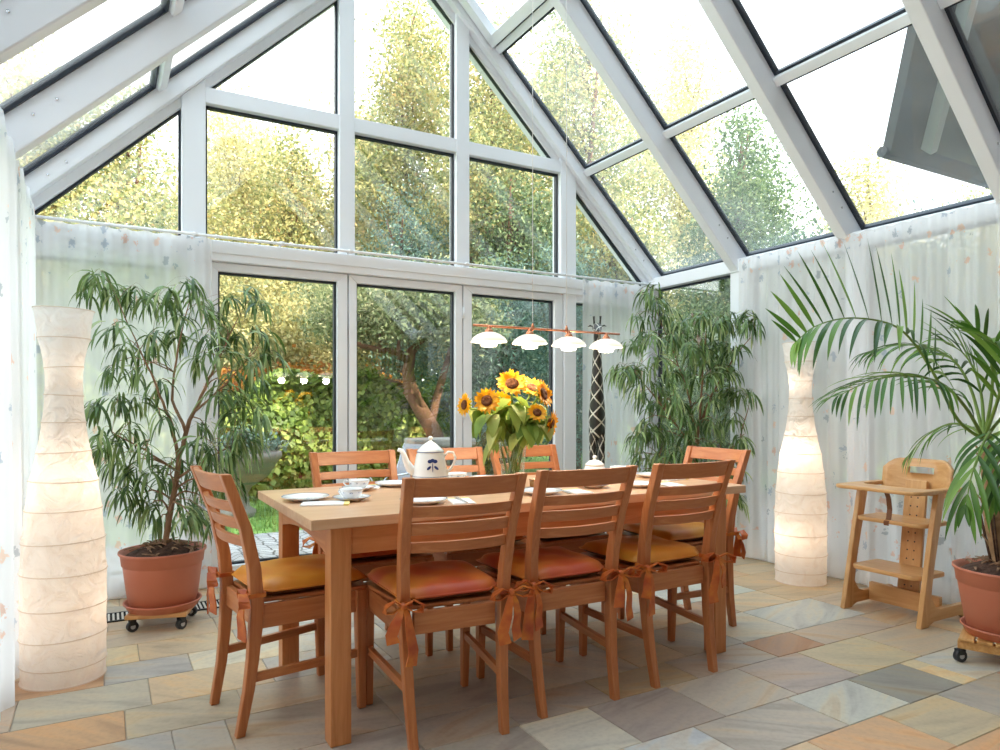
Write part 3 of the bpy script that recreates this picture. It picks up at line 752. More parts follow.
def make_chair(label,loc,rz):
    t=thing('dining_chair',label,'chair',loc,rz,'ladder back chairs around the dining table')
    W=M['beech']
    for s in (-1,1):
        m=MB(); zs=[0,.06,.15,.25,.35,.44,.50,.56,.64,.70,.78,.885]
        loft_rect(m,[(s*post_x(z),post_y(z),z,.030+.004*min(1,z/.4),(.030+.014*min(1,z/.4)) if z<.5 else .044-.010*(z-.5)/.385) for z in zs])
        m.build('leg',W['z'],t,bevel=.004)
        m=MB(); loft_rect(m,[(s*.192,.195,0,.026,.028),(s*.194,.190,.25,.033,.036),(s*.194,.188,.438,.036,.040)])
        m.build('leg',W['z'],t,bevel=.004)
        m=MB(); m.hexa([(s*.178,.17,.355),(s*.178+s*.020,.17,.355),(s*(.165+.020),-.165,.355),(s*.165,-.165,.355),
                        (s*.178,.17,.435),(s*.178+s*.020,.17,.435),(s*(.165+.020),-.165,.435),(s*.165,-.165,.435)] if s<0 else
                       [(s*.165,-.165,.355),(s*(.165+.020),-.165,.355),(s*.198,.17,.355),(s*.178,.17,.355),
                        (s*.165,-.165,.435),(s*(.165+.020),-.165,.435),(s*.198,.17,.435),(s*.178,.17,.435)])
        m.build('seat_rail',W['y'],t,bevel=.002)
        m=MB(); a=V((s*.193,.18,.205)); b=V((s*(post_x(.19)),post_y(.19)+.01,.19)); d=(b-a)/2
        m.obox((a+b)/2,V((.0095,0,0)),d,V((0,0,.0145))); m.build('stretcher',W['y'],t,bevel=.002)
    m=MB(); m.box((-.176,.178,.365),(.176,.198,.435)); m.build('seat_rail',W['x'],t,bevel=.002)
    m=MB(); m.box((-.146,-.192,.362),(.146,-.170,.435)); m.build('seat_rail',W['x'],t,bevel=.002)
    m=MB(); n=10
    m.prism([(-.152,-.165),(.152,-.165),(.160,-.15),(.208,.205),(.195,.222),(-.195,.222),(-.208,.205),(-.160,-.15)],(0,0,0),(1,0,0),(0,1,0),.436,.450)
    m.build('seat',W['y'],t,bevel=.004)
    m=MB(); slat(m,.851,.062,th=.020,bow=.026); m.build('top_rail',W['x'],t,bevel=.004)
    for z,h in ((.772,.036),(.714,.040),(.652,.036)):
        m=MB(); slat(m,z,h); m.build('slat',W['x'],t,bevel=.003)
    return t
def make_cushion(label,loc,rz,mat,seed):
    rnd=random.Random(seed)
    t=thing('seat_cushion',label,'cushion',loc,rz,'silk seat cushions tied to the dining chairs')
    # padded trapezoid: top and bottom sheets meeting in a seam
    n=18; m=MB(); top=[];bot=[]
    def P(u,v):
        r=.94
        y=.023+.196*v
        q_=max(0,min(1,(y+.166)/.036)); q_=q_*q_*(3-2*q_); hw=.136+(.180+.026*(v+1)/2-.136)*q_
        # squircle corners
        k=1-.03*(u*u*v*v)*(v>0)
        return u*hw*k, y*k+(0 if abs(v)<1 else 0)
    for j in range(n+1):
        v=-1+2*j/n
        for i in range(n+1):
            u=-1+2*i/n; x,y=P(u,v)
            pf=(1-abs(u)**5)*(1-abs(v)**5)
            pf=max(0,pf)**.36
            dim=.004*math.sin(7*x*5+seed)*math.cos(6*y*5+seed)
            top.append((x,y,.480+(.032+dim)*pf)); bot.append((x,y,.472-.018*pf))
    a=m.add(top); b=m.add(bot); w=n+1
    for j in range(n):
        for i in range(n):
            q=j*w+i
            m.face([a+q,a+q+1,a+q+w+1,a+q+w],smooth=True); m.face([b+q,b+q+w,b+q+w+1,b+q+1],smooth=True,mi=1)
    edge=[i for i in range(n)]+[j*w+n for j in range(n)]+[n*w+n-i for i in range(n)]+[(n-j)*w for j in range(n)]
    for k in range(len(edge)):
        p,q=edge[k],edge[(k+1)%len(edge)]
        m.face([b+p,b+q,a+q,a+p],smooth=True)
    m.build('pad',[mat,M['silk_dark']],t)
    # piping around the seam
    m=MB(); loop=[V(top[e])+V((0,0,-.003)) for e in edge]; loop.append(loop[0]); m.tube(loop,.0035,6,caps=False); m.build('piping',mat,t)
    for s in (-1,1):
        px,py=s*post_x(.47),post_y(.47)
        m=MB()
        # strap round the post
        hx2,hy2=.021,.027
        lp=[(px-hx2,py-hy2),(px+hx2,py-hy2),(px+hx2,py+hy2),(px-hx2,py+hy2),(px-hx2,py-hy2)]
        for (xa,ya),(xb,yb) in zip(lp,lp[1:]):
            m.strip([(xa,ya,.472+rnd.uniform(-.003,.003)),((xa+xb)/2,(ya+yb)/2,.474),(xb,yb,.472)],.014,(0,0,1),.003)
        ang=rnd.uniform(-.4,.4); K=V((px+s*.014,py-.040,.470))
        m.lathe([(.002,-.013),(.011,-.008),(.013,0),(.011,.008),(.002,.013)],10,K)
        ox=V((math.cos(ang),-.25,math.sin(ang)*.3)).normalized()
        for q in (-1,1):
            d=ox*q; L1_=rnd.uniform(.058,.078); up=V((0,-.2,1))
            pts=[K,K+d*L1_*.5+V((0,-.008,.020)),K+d*L1_*.95+V((0,-.006,.004)),K+d*L1_+V((0,-.004,-.016)),K+d*L1_*.55+V((0,.002,-.020)),K]
            m.strip(pts,[.012,.030,.036,.036,.028,.012],[V((0,-1,.2))]*6,.004)
            # tail
            tl=rnd.uniform(.11,.19); sw=rnd.uniform(.006,.034)*q
            pts=[K,K+V((sw*.6,-.012,-.03)),K+V((sw,-.016,-tl*.45)),K+V((sw*1.25+rnd.uniform(-.01,.01),-.012,-tl*.75)),K+V((sw*1.2,-.012,-tl))]
            sd=V((1,.35*q,0))
            m.strip(pts,[.012,.024,.033,.038,.042],[sd]*5,.004)
        m.build('tie',M['tie'],t)
    return t
R=math.radians
CH=[ # x, y, rotation (0 faces +y), chair label, cushion label, cushion silk
 (1.035,2.297,R(-4),'ladder back chair seen from behind at the table corner nearest the camera, red cushion','red orange silk cushion with a big bow on the chair at the near table corner','silk_red'),
 (1.522,2.320,R(-1),'middle one of the three ladder back chairs on the near long side of the table','red orange silk cushion on the middle chair of the near long side','silk_red'),
 (2.045,2.330,R(1),'ladder back chair on the near long side beside the table leg furthest from the teapot','gold orange silk cushion on the near side chair furthest from the teapot','silk_gold'),
 (.606,2.655,R(-83),'ladder back chair at the table end beside the potted ficus on wheels','gold silk cushion with trailing bows on the chair by the ficus pot','silk_gold'),
 (2.525,2.655,R(88),'ladder back chair at the table end facing away from the paper lamp and high chair','orange silk cushion on the end chair nearest the high chair','silk_gold'),
 (1.062,3.050,R(180),'ladder back chair in front of the glass doors, its back left of the teapot','dark red silk cushion on the far side chair left of the teapot','silk_red'),
 (1.556,3.060,R(179),'ladder back chair in front of the glass doors, its back just behind the teapot','red silk cushion on the far side chair behind the teapot','silk_red'),
 (2.040,3.050,R(181),'ladder back chair in front of the glass doors, half hidden by the sunflowers','orange silk cushion on the far side chair behind the sunflowers','silk_red')]
for i,(x,y,rz,la,lb,sm) in enumerate(CH):
    if i==0: proto=make_chair(la,(x,y,0),rz)
    else: dup(proto,(x,y,0),rz,la)
    make_cushion(lb,(x,y,0),rz,M[sm],i+3)

# ================================================================= PAPER FLOOR LAMPS
def paper_lamp(label,x,y,seed,zs=1.0):
    t=thing('floor_lamp',label,'lamp',(x,y,0),seed*1.3,'tall bottle shaped paper floor lamps')
    hoops=[(.006,.183),(.075,.186),(.185,.187),(.305,.187),(.44,.187),(.565,.180),(.69,.166),(.805,.148),(.92,.117),(1.04,.095),(1.15,.084),(1.262,.084),(1.38,.113),(1.497,.131)]
    hoops=[(z*zs,r) for z,r in hoops]
    prof=[]
    hoops=[(z,r*.825) for z,r in hoops]
    for (z0,r0),(z1,r1) in zip(hoops,hoops[1:]):
        for q in (0,.12,.3,.5,.7,.88):
            k=q*q*(3-2*q) if False else q
            prof.append((r0+(r1-r0)*k-.0035*(1-abs(2*q-1)**3)+ (0 if q else 0),z0+(z1-z0)*q))
    prof.append((hoops[-1][1],hoops[-1][0]))
    rnd=random.Random(seed); ph=[rnd.uniform(0,6) for _ in range(60)]
    m=MB(); m.lathe(prof,72,caps=False,wob=lambda k,i: (.004*math.sin(i*.9+ph[k//6])+.003*math.sin(i*2.3+ph[(k//6)+20]))*(1-abs(2*((k%6)/6)-1)))
    m.build('shade',M['paper'],t)
    for k,(z,r) in enumerate(hoops):
        m=MB(); tilt=.004*math.sin(k*2.1)
        m.tube([(r*math.cos(2*PI*i/48)*1.003,r*math.sin(2*PI*i/48)*1.003,z+tilt*math.sin(2*PI*i/48)) for i in range(49)],.0022,6,caps=False)
        m.build('hoop',M['paperwire'],t)
    m=MB(); m.lathe([(.001,0),(.10,0),(.10,.012),(.02,.02),(.012,.03),(.012,1.30*zs),(.001,1.30*zs)],20); m.build('base',M['steel'],t)
    for z,e in ((.30,4.5),(.80,6.0),(1.25,2.0)):
        l=bpy.data.lights.new('paper_lamp_bulb','POINT'); l.energy=e*LAMPK; l.color=(1,.76,.56); l.shadow_soft_size=.045
        o=bpy.data.objects.new('bulb',l); C.objects.link(o); o.location=(.055,0,z*zs); o.parent=t
M['paperwire']=plain('paper_covered_wire','dccfc0',.8)
LAMPK=.12
paper_lamp('tall white paper lamp glowing beside the ficus on wheels',*ground(64,2.85),1)
paper_lamp('tall white paper lamp glowing between the corner ficus and the high chair',*ground(800.5,4.40),2)

# ================================================================= PENDANT
t=thing('pendant_lamp','copper bar pendant with four lit opal glass shades hanging over the table','lamp',(0,0,0))
PZ,PY=1.447,2.62
m=MB(); m.tube([(1.352,PY,PZ),(2.135,PY,PZ)],.0052,12); m.build('bar',M['copper'],t)
for x in (1.648,1.830):
    m=MB(); m.tube([(x,PY,PZ+.03),(x,PY,zrg-.31)],.0016,6); m.build('wire',M['rod'],t)
    m=MB(); m.lathe([(.004,-.009),(.0068,-.006),(.0068,.012),(.002,.026)],12,(x,PY,PZ)); m.build('clamp',M['copper'],t)
for x in (1.428,1.633,1.842,2.056):
    m=MB()
    m.lathe([(.016,.052),(.030,.050),(.052,.040),(.070,.026),(.0795,.010),(.078,.009),(.068,.022),(.050,.034),(.028,.043),(.014,.045)],40,(x,PY,PZ-.078))
    s=m.build('shade',M['opal'],t)
    m=MB(); m.lathe([(.040,.030),(.041,.020),(.036,.018),(.0355,-.006),(.033,-.010),(.012,-.012),(.001,-.012)],32,(x,PY,PZ-.078)); m.build('lower_shade',M['opal_low'],t)
    m=MB(); m.lathe([(.018,.044),(.020,.054),(.014,.062),(.008,.070),(.008,.080)],20,(x,PY,PZ-.078)); m.build('cap',M['copper'],t)
    l=bpy.data.lights.new('pendant_bulb','POINT'); l.energy=2.0; l.color=(1,.8,.55); l.shadow_soft_size=.03
    o=bpy.data.objects.new('bulb',l); C.objects.link(o); o.location=(x,PY,PZ-.11); o.parent=t
m=MB(); m.lathe([(.001,0),(.04,0),(.04,.03),(.001,.03)],20,(1.739,PY,zrg-.335)); m.box((1.64,PY-.02,zrg-.33),(1.84,PY+.02,zrg-.305)); m.build('ceiling_mount',M['rod'],t)

# ================================================================= HIGH CHAIR (faces -x)
t=thing('high_chair','wooden toddler high chair standing in front of the sheer curtain','high chair',(3.52,2.20,0))
W=M['light_beech']
for s in (-1,1):
    y=s*.205
    # side frame outline in x,z: foot, leaning post, floor runner with a rounded crook
    out=[(-.01,0),(.055,0),(.075,.018),(.36,.018),(.40,0),(.46,0),(.465,.05),(.44,.065),(.16,.075)]
    out+= [(.115-.03*math.sin(a), .105-.03*math.cos(a)) for a in (0.2,.6,1.0,1.4)]
    out+= [(.165,.50),(.20,.655),(.145,.655),(.10,.46),(.03,.14)]
    a0=-.014;  m=MB()
    pl=[(px,pz) for px,pz in out]
    # split into two convex-ish pieces: post and runner
    post=[(-.015,0),(.055,0),(.07,.02),(.072,.10),(.10,.27),(.165,.52),(.205,.672),(.14,.672),(.085,.45),(.025,.18)]
    b0=m.add([(x,y-.014,z) for x,z in post]); b1=m.add([(x,y+.014,z) for x,z in post]); n=len(post)
    m.face([b0+i for i in range(n)]); m.face([b1+i for i in range(n)][::-1])
    for i in range(n):
        j=(i+1)%n; m.face([b0+i,b1+i,b1+j,b0+j])
    m.build('side_post',W['z'],t,bevel=.005)
    m=MB()
    run=[(.05,.004),(.10,.022),(.34,.022),(.385,0),(.455,0),(.462,.045),(.43,.078),(.16,.082),(.115,.095),(.085,.135),(.071,.16)]
    b0=m.add([(x,y-.014,z) for x,z in run]); b1=m.add([(x,y+.014,z) for x,z in run]); n=len(run)
    m.face([b0+i for i in range(n)]); m.face([b1+i for i in range(n)][::-1])
    for i in range(n):
        j=(i+1)%n; m.face([b0+i,b1+i,b1+j,b0+j])
    m.build('runner',W['x'],t,bevel=.004)
m=MB(); m.box((.20,-.19,.025),(.228,.19,.125)); m.build('cross_board',W['y'],t,bevel=.004)
# leaning spine with height adjustment holes
m=MB(); a=V((.245,0,.03)); b=V((.335,0,.70)); d=(b-a); nrm_=V((-d.z,0,d.x)).normalized()
m.obox((a+b)/2,d/2,V((0,.058,0)),nrm_*.011); m.build('spine',W['z'],t,bevel=.004)
m=MB()
for i in range(11):
    p=a+d*(.16+.07*i)
    for yy in (-.018,.018):
        c=p+V((0,yy,0))+nrm_*.0112
        k=m.add([c+V((0,math.cos(q*PI/4)*.0045,0))+d.normalized()*math.sin(q*PI/4)*.0045 for q in range(8)]); m.face([k+q for q in range(8)]); 
m.build('peg_holes',M['ebony'],t)
def rounded_plate(name,x0,x1,hw,z,th,r=.05):
    m=MB(); pl=[]
    for cx,cy,a0 in ((x0+r,-hw+r,180),(x1-.02,-hw+.02,270),(x1-.02,hw-.02,0),(x0+r,hw-r,90)):
        rr=r if cx==x0+r else .02
        for q in range(7):
            an=math.radians(a0+15*q); pl.append((cx+rr*math.cos(an),cy+rr*math.sin(an)))
    m.prism(pl,(0,0,0),(1,0,0),(0,1,0),z-th/2,z+th/2); m.build(name,W['y'],t,bevel=.006,seg=3)
rounded_plate('seat',.06,.30,.186,.495,.022)
rounded_plate('footrest',.02,.27,.186,.235,.024)
# backrest: curved board with a hand slot
m=MB(); n=16; hw=.185
def bk(y,z):
    return .335+(z-.64)*.16+.035-.055*(y/hw)**2
rows_=[.62,.66,.70,.735,.77,.80,.815]
def zt(y): return .815-.05*max(0,(abs(y)-.11)/.075)**2
cells=[]
ys=[-hw+2*hw*i/n for i in range(n+1)]
f_=[];b_=[]
for z in rows_:
    f_.append(m.add([(bk(y,z)-.009,y,min(z,zt(y)) if z>.75 else z) for y in ys])); b_.append(m.add([(bk(y,z)+.009,y,min(z,zt(y)) if z>.75 else z) for y in ys]))
hole=lambda j,i: j==3 and 5<=i<=10
for j in range(len(rows_)-1):
    for i in range(n):
        if hole(j,i): continue
        m.face([f_[j]+i,f_[j+1]+i,f_[j+1]+i+1,f_[j]+i+1],smooth=True); m.face([b_[j]+i,b_[j]+i+1,b_[j+1]+i+1,b_[j+1]+i],smooth=True)
for i in range(n):
    m.face([f_[-1]+i,b_[-1]+i,b_[-1]+i+1,f_[-1]+i+1]); m.face([f_[0]+i,f_[0]+i+1,b_[0]+i+1,b_[0]+i])
for j in range(len(rows_)-1):
    m.face([f_[j],b_[j],b_[j+1],f_[j+1]]); m.face([f_[j]+n,f_[j+1]+n,b_[j+1]+n,b_[j]+n])
for i in range(5,11):
    m.face([f_[3]+i,f_[3]+i+1,b_[3]+i+1,b_[3]+i]); m.face([f_[4]+i,b_[4]+i,b_[4]+i+1,f_[4]+i+1])
m.face([f_[3]+5,b_[3]+5,b_[4]+5,f_[4]+5]); m.face([f_[3]+11,f_[4]+11,b_[4]+11,b_[3]+11])
m.build('backrest',W['y'],t)
# tray with U shaped arms
m=MB(); outer=[];inner=[]
k=10
def U(hw,x0,x1,r):
    p=[(x1,-hw)]
    for q in range(k+1):
        a=math.radians(270-90*q/k); p.append((x0+r+r*math.cos(a),-hw+r+r*math.sin(a)))
    for q in range(k+1):
        a=math.radians(180-90*q/k); p.append((x0+r+r*math.cos(a),hw-r+r*math.sin(a)))
    p.append((x1,hw)); return p
o_=U(.232,-.07,.36,.06); i_=U(.180,.10,.36,.06)
z0,z1=.662,.682
A=[m.add([(x,y,z) for x,y in P_]) for P_,z in ((o_,z0),(o_,z1),(i_,z1),(i_,z0))]
nn=len(o_)
for q in range(nn-1):
    for r_ in range(4):
        m.face([A[r_]+q,A[(r_+1)%4]+q,A[(r_+1)%4]+q+1,A[r_]+q+1])
m.face([A[3],A[2],A[1],A[0]]); m.face([A[0]+nn-1,A[1]+nn-1,A[2]+nn-1,A[3]+nn-1])
m.build('tray',W['y'],t,bevel=.006,seg=3)
m=MB(); m.strip([(.05,0,.664),(.075,0,.62),(.085,0,.56),(.075,0,.510),(.052,0,.495),(.055,0,.478)],.026,(0,1,0),.004); m.build('strap',M['leather'],t)

# ================================================================= GIRAFFE FIGURE
gp=at(597,405,5.16)
t=thing('giraffe_figure','tall slim black carved giraffe with a pale net pattern in front of the curtain','figure',(gp.x,gp.y,0),R(-37)); t.scale=(1,1,.985)
m=MB()
GS=.84
G=[(0,.02,.86,.062,.10),(0,0,.93,.072,.15),(0,-.01,1.03,.074,.16),(0,-.05,1.12,.066,.12),(0,-.10,1.22,.056,.075),(0,-.12,1.34,.047,.055),(0,-.13,1.46,.039,.043),(0,-.135,1.56,.033,.036),(0,-.14,1.63,.031,.034),(0,-.15,1.665,.034,.040)]
rings=[];vl=[]
for cx,cy,z,rx,ry in G:
    rings.append([(cx+GS*rx*math.cos(2*PI*i/20),cy+ry*math.sin(2*PI*i/20),z) for i in range(20)]); vl.append(z)
m.rings(rings,vlen=vl); 
for s in (-1,1):
    for yy,top in ((-.075,1.0),(.085,1.0)):
        rr=[]; vv=[]
        for z,r in ((0,.030),(.03,.028),(.06,.022),(.30,.025),(.55,.027),(.75,.031),(.92,.036),(1.02,.034)):
            cx=s*(.038-.008*z); r*=.8
            rr.append([(cx+r*math.cos(2*PI*i/14),yy+r*1.1*math.sin(2*PI*i/14),z) for i in range(14)]); vv.append(z)
        m.rings(rr,vlen=vv)
# head and muzzle
H=[(-.105,1.675,.024,.028),(-.14,1.69,.036,.036),(-.18,1.685,.034,.032),(-.22,1.665,.027,.024),(-.255,1.65,.023,.019),(-.268,1.645,.012,.010)]
m.rings([[(rx*math.cos(2*PI*i/14),y,z+rz_*math.sin(2*PI*i/14)) for i in range(14)] for y,z,rx,rz_ in H])
m.build('body',M['giraffe'],t)
for s in (-1,1):
    m=MB(); m.tube([(s*.020,-.13,1.71),(s*.023,-.128,1.75),(s*.024,-.126,1.775)],[.007,.006,.0085],8); m.build('horn',M['ebony'],t)
    m=MB(); m.tube([(s*.030,-.125,1.70),(s*.050,-.12,1.708),(s*.066,-.118,1.70)],[.007,.012,.003],8,flat=.5); m.build('ear',M['ebony'],t)
m=MB(); m.tube([(0,.16,.98),(0,.19,.92),(0,.19,.70),(0,.19,.62)],[.010,.008,.006,.014],8); m.build('tail',M['ebony'],t)

# floor convector grille by the glass
t=thing('floor_grille','black slotted floor heating grille set along the glass wall behind the ficus pot','grille',(.36,4.17,0))
m=MB(); hx2=.62
for a,b,c,d in ((-hx2,-.085,hx2,-.070),(-hx2,.070,hx2,.085),(-hx2,-.07,-hx2+.015,.07),(hx2-.015,-.07,hx2,.07)): m.box((a,b,.0005),(c,d,.006))
m.build('frame',M['grille'],t)
m=MB(); m.box((-hx2+.01,-.075,.0002),(hx2-.01,.075,.001)); m.build('trench',M['floor_dark'],t)
m=MB()
x=-hx2+.025
while x<hx2-.02:
    m.box((x,-.07,.001),(x+.010,.07,.005)); x+=.021
m.build('slats',plain('pale_grille_slat','c8c4bb',.5),t)

# ================================================================= TABLEWARE
def motif(mb,c,u,v,n,r,lift=.0006,mi=0):
    """little painted flower: five petals and two leaves, flat on the glaze"""
    c=V(c)+V(n)*lift
    def blob(cx,cy,a,b,rot,k=8):
        q=mb.add([c+V(u)*(cx+a*math.cos(2*PI*i/k)*math.cos(rot)-b*math.sin(2*PI*i/k)*math.sin(rot))+V(v)*(cy+a*math.cos(2*PI*i/k)*math.sin(rot)+b*math.sin(2*PI*i/k)*math.cos(rot)) for i in range(k)])
        mb.face([q+i for i in range(k)],mi=mi)
    for i in range(3): blob((i-1)*r*.32,r*.45+(.1*r if i==1 else 0),r*.30,r*.24,0)
    blob(-r*.45,-r*.35,r*.34,r*.16,.7); blob(r*.45,-r*.35,r*.34,r*.16,-.7); blob(0,-r*.3,r*.06,r*.6,0)
def cup_and_saucer(label_cup,label_saucer,x,y,rz):
    s=thing('saucer',label_saucer,'saucer',(x,y,TZ),rz,'saucers on the dining table')
    m=MB(); m.lathe([(.001,.002),(.034,.002),(.036,.0),(.038,.003),(.060,.011),(.069,.0155),(.070,.0165),(.066,.0165),(.045,.008),(.001,.006)],40); m.build('dish',M['china'],s)
    m=MB(); m.lathe([(.0700,.0158),(.0706,.0168),(.0690,.0172)],40,caps=False); m.build('blue_rim',M['bluegrey'],s)
    c=thing('coffee_cup',label_cup,'cup',(x,y,TZ+.0085),rz,'flower painted coffee cups')
    m=MB(); m.lathe([(.001,0),(.024,0),(.026,.004),(.037,.014),(.043,.028),(.0460,.037),(.044,.037),(.041,.028),(.034,.014),(.022,.008),(.001,.006)],40); m.build('bowl',M['china'],c)
    m=MB(); m.tube([(.041,0,.030),(.058,0,.032),(.064,0,.022),(.054,0,.012),(.036,0,.012)],.0038,8); m.build('handle',M['china'],c)
    m=MB()
    for k in range(9):
        a=2*PI*k/9+.2; r=.0422; n=V((math.cos(a)*.95,math.sin(a)*.95,-.3)).normalized(); u=V((-math.sin(a),math.cos(a),0)); v=n.cross(u)*-1
        motif(m,(r*math.cos(a),r*math.sin(a),.0262),u,V((0,0,1)),n,.0085 if k%2 else .005,.0008)
    m.build('painted_flowers',M['blue'],c)
def plate(label,x,y,r=.088):
    s=thing('plate',label,'plate',(x,y,TZ),random.random(),'dessert plates on the dining table')
    k=r/.088
    m=MB(); m.lathe([(.001,.003),(.048*k,.003),(.050*k,0),(.053*k,.003),(.082*k,.013),(.088*k,.0165),(.0875*k,.018),(.080*k,.0165),(.056*k,.007),(.001,.006)],48); m.build('dish',M['china'],s)
    m=MB(); m.lathe([(.0865*k,.0181),(.0845*k,.0179),(.0845*k,.0183),(.0865*k,.0185)],48,caps=False); m.build('blue_rim',M['bluegrey'],s)
    m=MB(); motif(m,(.02,.0,.0063),(1,0,0),(0,1,0),(0,0,1),.012); motif(m,(-.07*k,.0,.0138),(0,1,0),(1,0,0),(.2,0,1),.008,.0015); motif(m,(.035*k,-.06*k,.0138),(1,0,0),(0,1,0),(0,0,1),.008,.002); m.build('painted_flowers',M['blue'],s)
    return s
def napkin(label,x,y,rz,a=.15,b=.10):
    t=thing('napkin',label,'napkin',(x,y,TZ),rz,'folded paper napkins')
    m=MB(); m.prism([(-a/2,-b/2),(a/2,-b/2),(a/2,b/2),(-a/2,b/2)],(0,0,0),(1,0,0),(0,1,0),.0005,.0035)
    m.prism([(-a/2+.002,-b/2+.003),(a/2-.003,-b/2+.002),(a/2-.006,b/2-.002),(-a/2+.004,b/2-.004)],(0,0,0),(1,0,0),(0,1,0),.0037,.0058); m.build('paper',M['napkin'],t)
    m=MB(); m.prism([(a/2-.018,-b/2-.001),(a/2+.001,-b/2-.001),(a/2+.001,b/2+.001),(a/2-.018,b/2+.001)],(0,0,0),(1,0,0),(0,1,0),.0003,.0064); m.build('border',M['napkin_yellow'],t)
def fork(label,x,y,rz,z):
    t=thing('cake_fork',label,'fork',(x,y,z),rz,'cake forks on the dining table')
    m=MB(); m.strip([(-.075,0,.002),(-.04,0,.003),(.0,0,.003),(.03,0,.005)],[.009,.007,.005,.006],(0,1,0),.002); m.build('handle',M['steel'],t)
    m=MB()
    m.strip([(.03,0,.005),(.042,0,.003),(.05,0,.003)],[.006,.017,.017],(0,1,0),.0015)
    for q in (-1,0,1): m.strip([(.049,q*.006,.003),(.065,q*.006,.004),(.075,q*.0055,.006)],[.0035,.003,.002],(0,1,0),.0015)
    m.build('tines',M['steel'],t)
def knife(label,x,y,rz,z):
    t=thing('table_knife',label,'knife',(x,y,z),rz,'knives on the dining table')
    m=MB(); m.strip([(-.09,0,.003),(-.05,0,.004),(-.01,0,.004)],[.010,.011,.008],(0,1,0),.005); m.build('handle',M['steel'],t)
    m=MB(); m.strip([(-.01,0,.004),(.02,0,.003),(.07,0,.003),(.088,.003,.003)],[.010,.015,.015,.006],(0,1,0),.0014); m.build('blade',M['steel'],t)
# place settings, one per chair
plate('white dessert plate at the table end by the ficus, napkin beside it',.662,2.66)
napkin('white napkin with a yellow edge at the ficus end of the table',.700,2.525,R(-20),.17,.10)
fork('cake fork lying beside the plate at the ficus end of the table',.800,2.66,R(-8),TZ)
cup_and_saucer('flower painted coffee cup at the near table corner by the ficus','white saucer under the cup at the near table corner by the ficus',.812,2.572,R(120))
cup_and_saucer('flower painted coffee cup at the far side chair left of the teapot','white saucer under the cup at the far side chair left of the teapot',.935,2.86,R(150))
plate('white dessert plate in front of the far side chair left of the teapot',1.125,2.94)
napkin('white napkin with a yellow edge beside the far plate left of the teapot',1.025,2.93,R(60),.13,.06)
plate('white dessert plate at the chair nearest the camera, seen through its slats',1.02,2.37)
napkin('white napkin beside the plate at the chair nearest the camera',1.155,2.335,R(75),.15,.085)
fork('cake fork lying on the napkin at the chair nearest the camera',1.155,2.335,R(80),TZ+.006)
cup_and_saucer('flower painted coffee cup just behind the teapot','white saucer just behind the teapot',1.425,2.925,R(200))
plate('white dessert plate with a knife beside it, just behind the teapot',1.585,2.935)
knife('knife lying beside the plate behind the teapot',1.675,2.90,R(100),TZ)
plate('white dessert plate at the middle near side chair, seen through its slats',1.535,2.38)
fork('cake fork beside the plate at the middle near side chair',1.655,2.40,R(80),TZ)
napkin('white napkin beside the plate at the middle near side chair',1.70,2.36,R(85),.14,.08)
cup_and_saucer('flower painted coffee cup at the near side chair furthest from the teapot','white saucer at the near side chair furthest from the teapot',1.86,2.46,R(60))
plate('white dessert plate at the near side chair furthest from the teapot',2.05,2.385)
fork('cake fork beside the plate at the near side chair furthest from the teapot',2.17,2.40,R(85),TZ)
napkin('white napkin at the near side chair furthest from the teapot',2.215,2.36,R(80),.14,.08)
plate('white dessert plate behind the sunflowers at the far table edge',2.08,2.94)
napkin('white napkin standing folded beside the sunflowers at the far table edge',1.93,2.90,R(95),.13,.08)
plate('white dessert plate at the table end nearest the paper lamp and high chair',2.385,2.66)
napkin('white napkin at the table end nearest the paper lamp and high chair',2.385,2.53,R(5),.14,.08)
cup_and_saucer('flower painted coffee cup at the table end nearest the high chair','white saucer at the table end nearest the high chair',2.30,2.83,R(10))
# sugar bowl
t=thing('sugar_bowl','white lidded sugar bowl near the giraffe end of the table','bowl',(2.02,2.66,TZ))
m=MB(); m.lathe([(.001,0),(.03,0),(.032,.004),(.05,.03),(.052,.055),(.044,.075),(.042,.075),(.048,.055),(.001,.01)],36); m.build('bowl',M['china'],t)
m=MB(); m.lathe([(.046,.074),(.044,.082),(.026,.096),(.008,.102),(.006,.106),(.011,.112),(.010,.120),(.001,.123)],32); m.build('lid',M['china'],t)
# teapot on its warmer
tp=(1.245,2.82)
t=thing('teapot_warmer','round white porcelain warmer under the teapot','warmer',(*tp,TZ))
m=MB(); m.lathe([(.001,0),(.076,0),(.080,.004),(.084,.018),(.086,.026),(.084,.029),(.06,.029),(.05,.027),(.001,.027)],44); m.build('body',M['enamel'],t)
m=MB(); m.lathe([(.0815,.007),(.0828,.010),(.0825,.011)],44,caps=False); m.build('blue_bands',M['bluegrey'],t)
t=thing('teapot','white enamel teapot with a blue flower, cone lid and tall curved spout','teapot',(*tp,TZ+.0295),R(-22))
m=MB(); m.lathe([(.001,0),(.080,0),(.083,.004),(.081,.010),(.072,.06),(.061,.115),(.057,.124),(.053,.126),(.001,.126)],48); m.build('body',M['enamel'],t)
m=MB(); m.lathe([(.0815,.0105),(.0818,.0135),(.0808,.0140)],48,caps=False); m.lathe([(.0795,.020),(.0799,.022),(.0790,.0224)],48,caps=False); m.build('blue_bands',M['bluegrey'],t)
m=MB(); m.lathe([(.060,.124),(.0605,.128),(.052,.138),(.030,.158),(.012,.170),(.007,.173),(.006,.178),(.010,.183),(.0105,.189),(.006,.194),(.001,.195)],40); lid=m.build('lid',M['enamel'],t)
m=MB(); m.lathe([(.0604,.1245),(.0612,.126),(.0606,.1275)],40,caps=False); m.build('blue_band',M['blue'],lid)
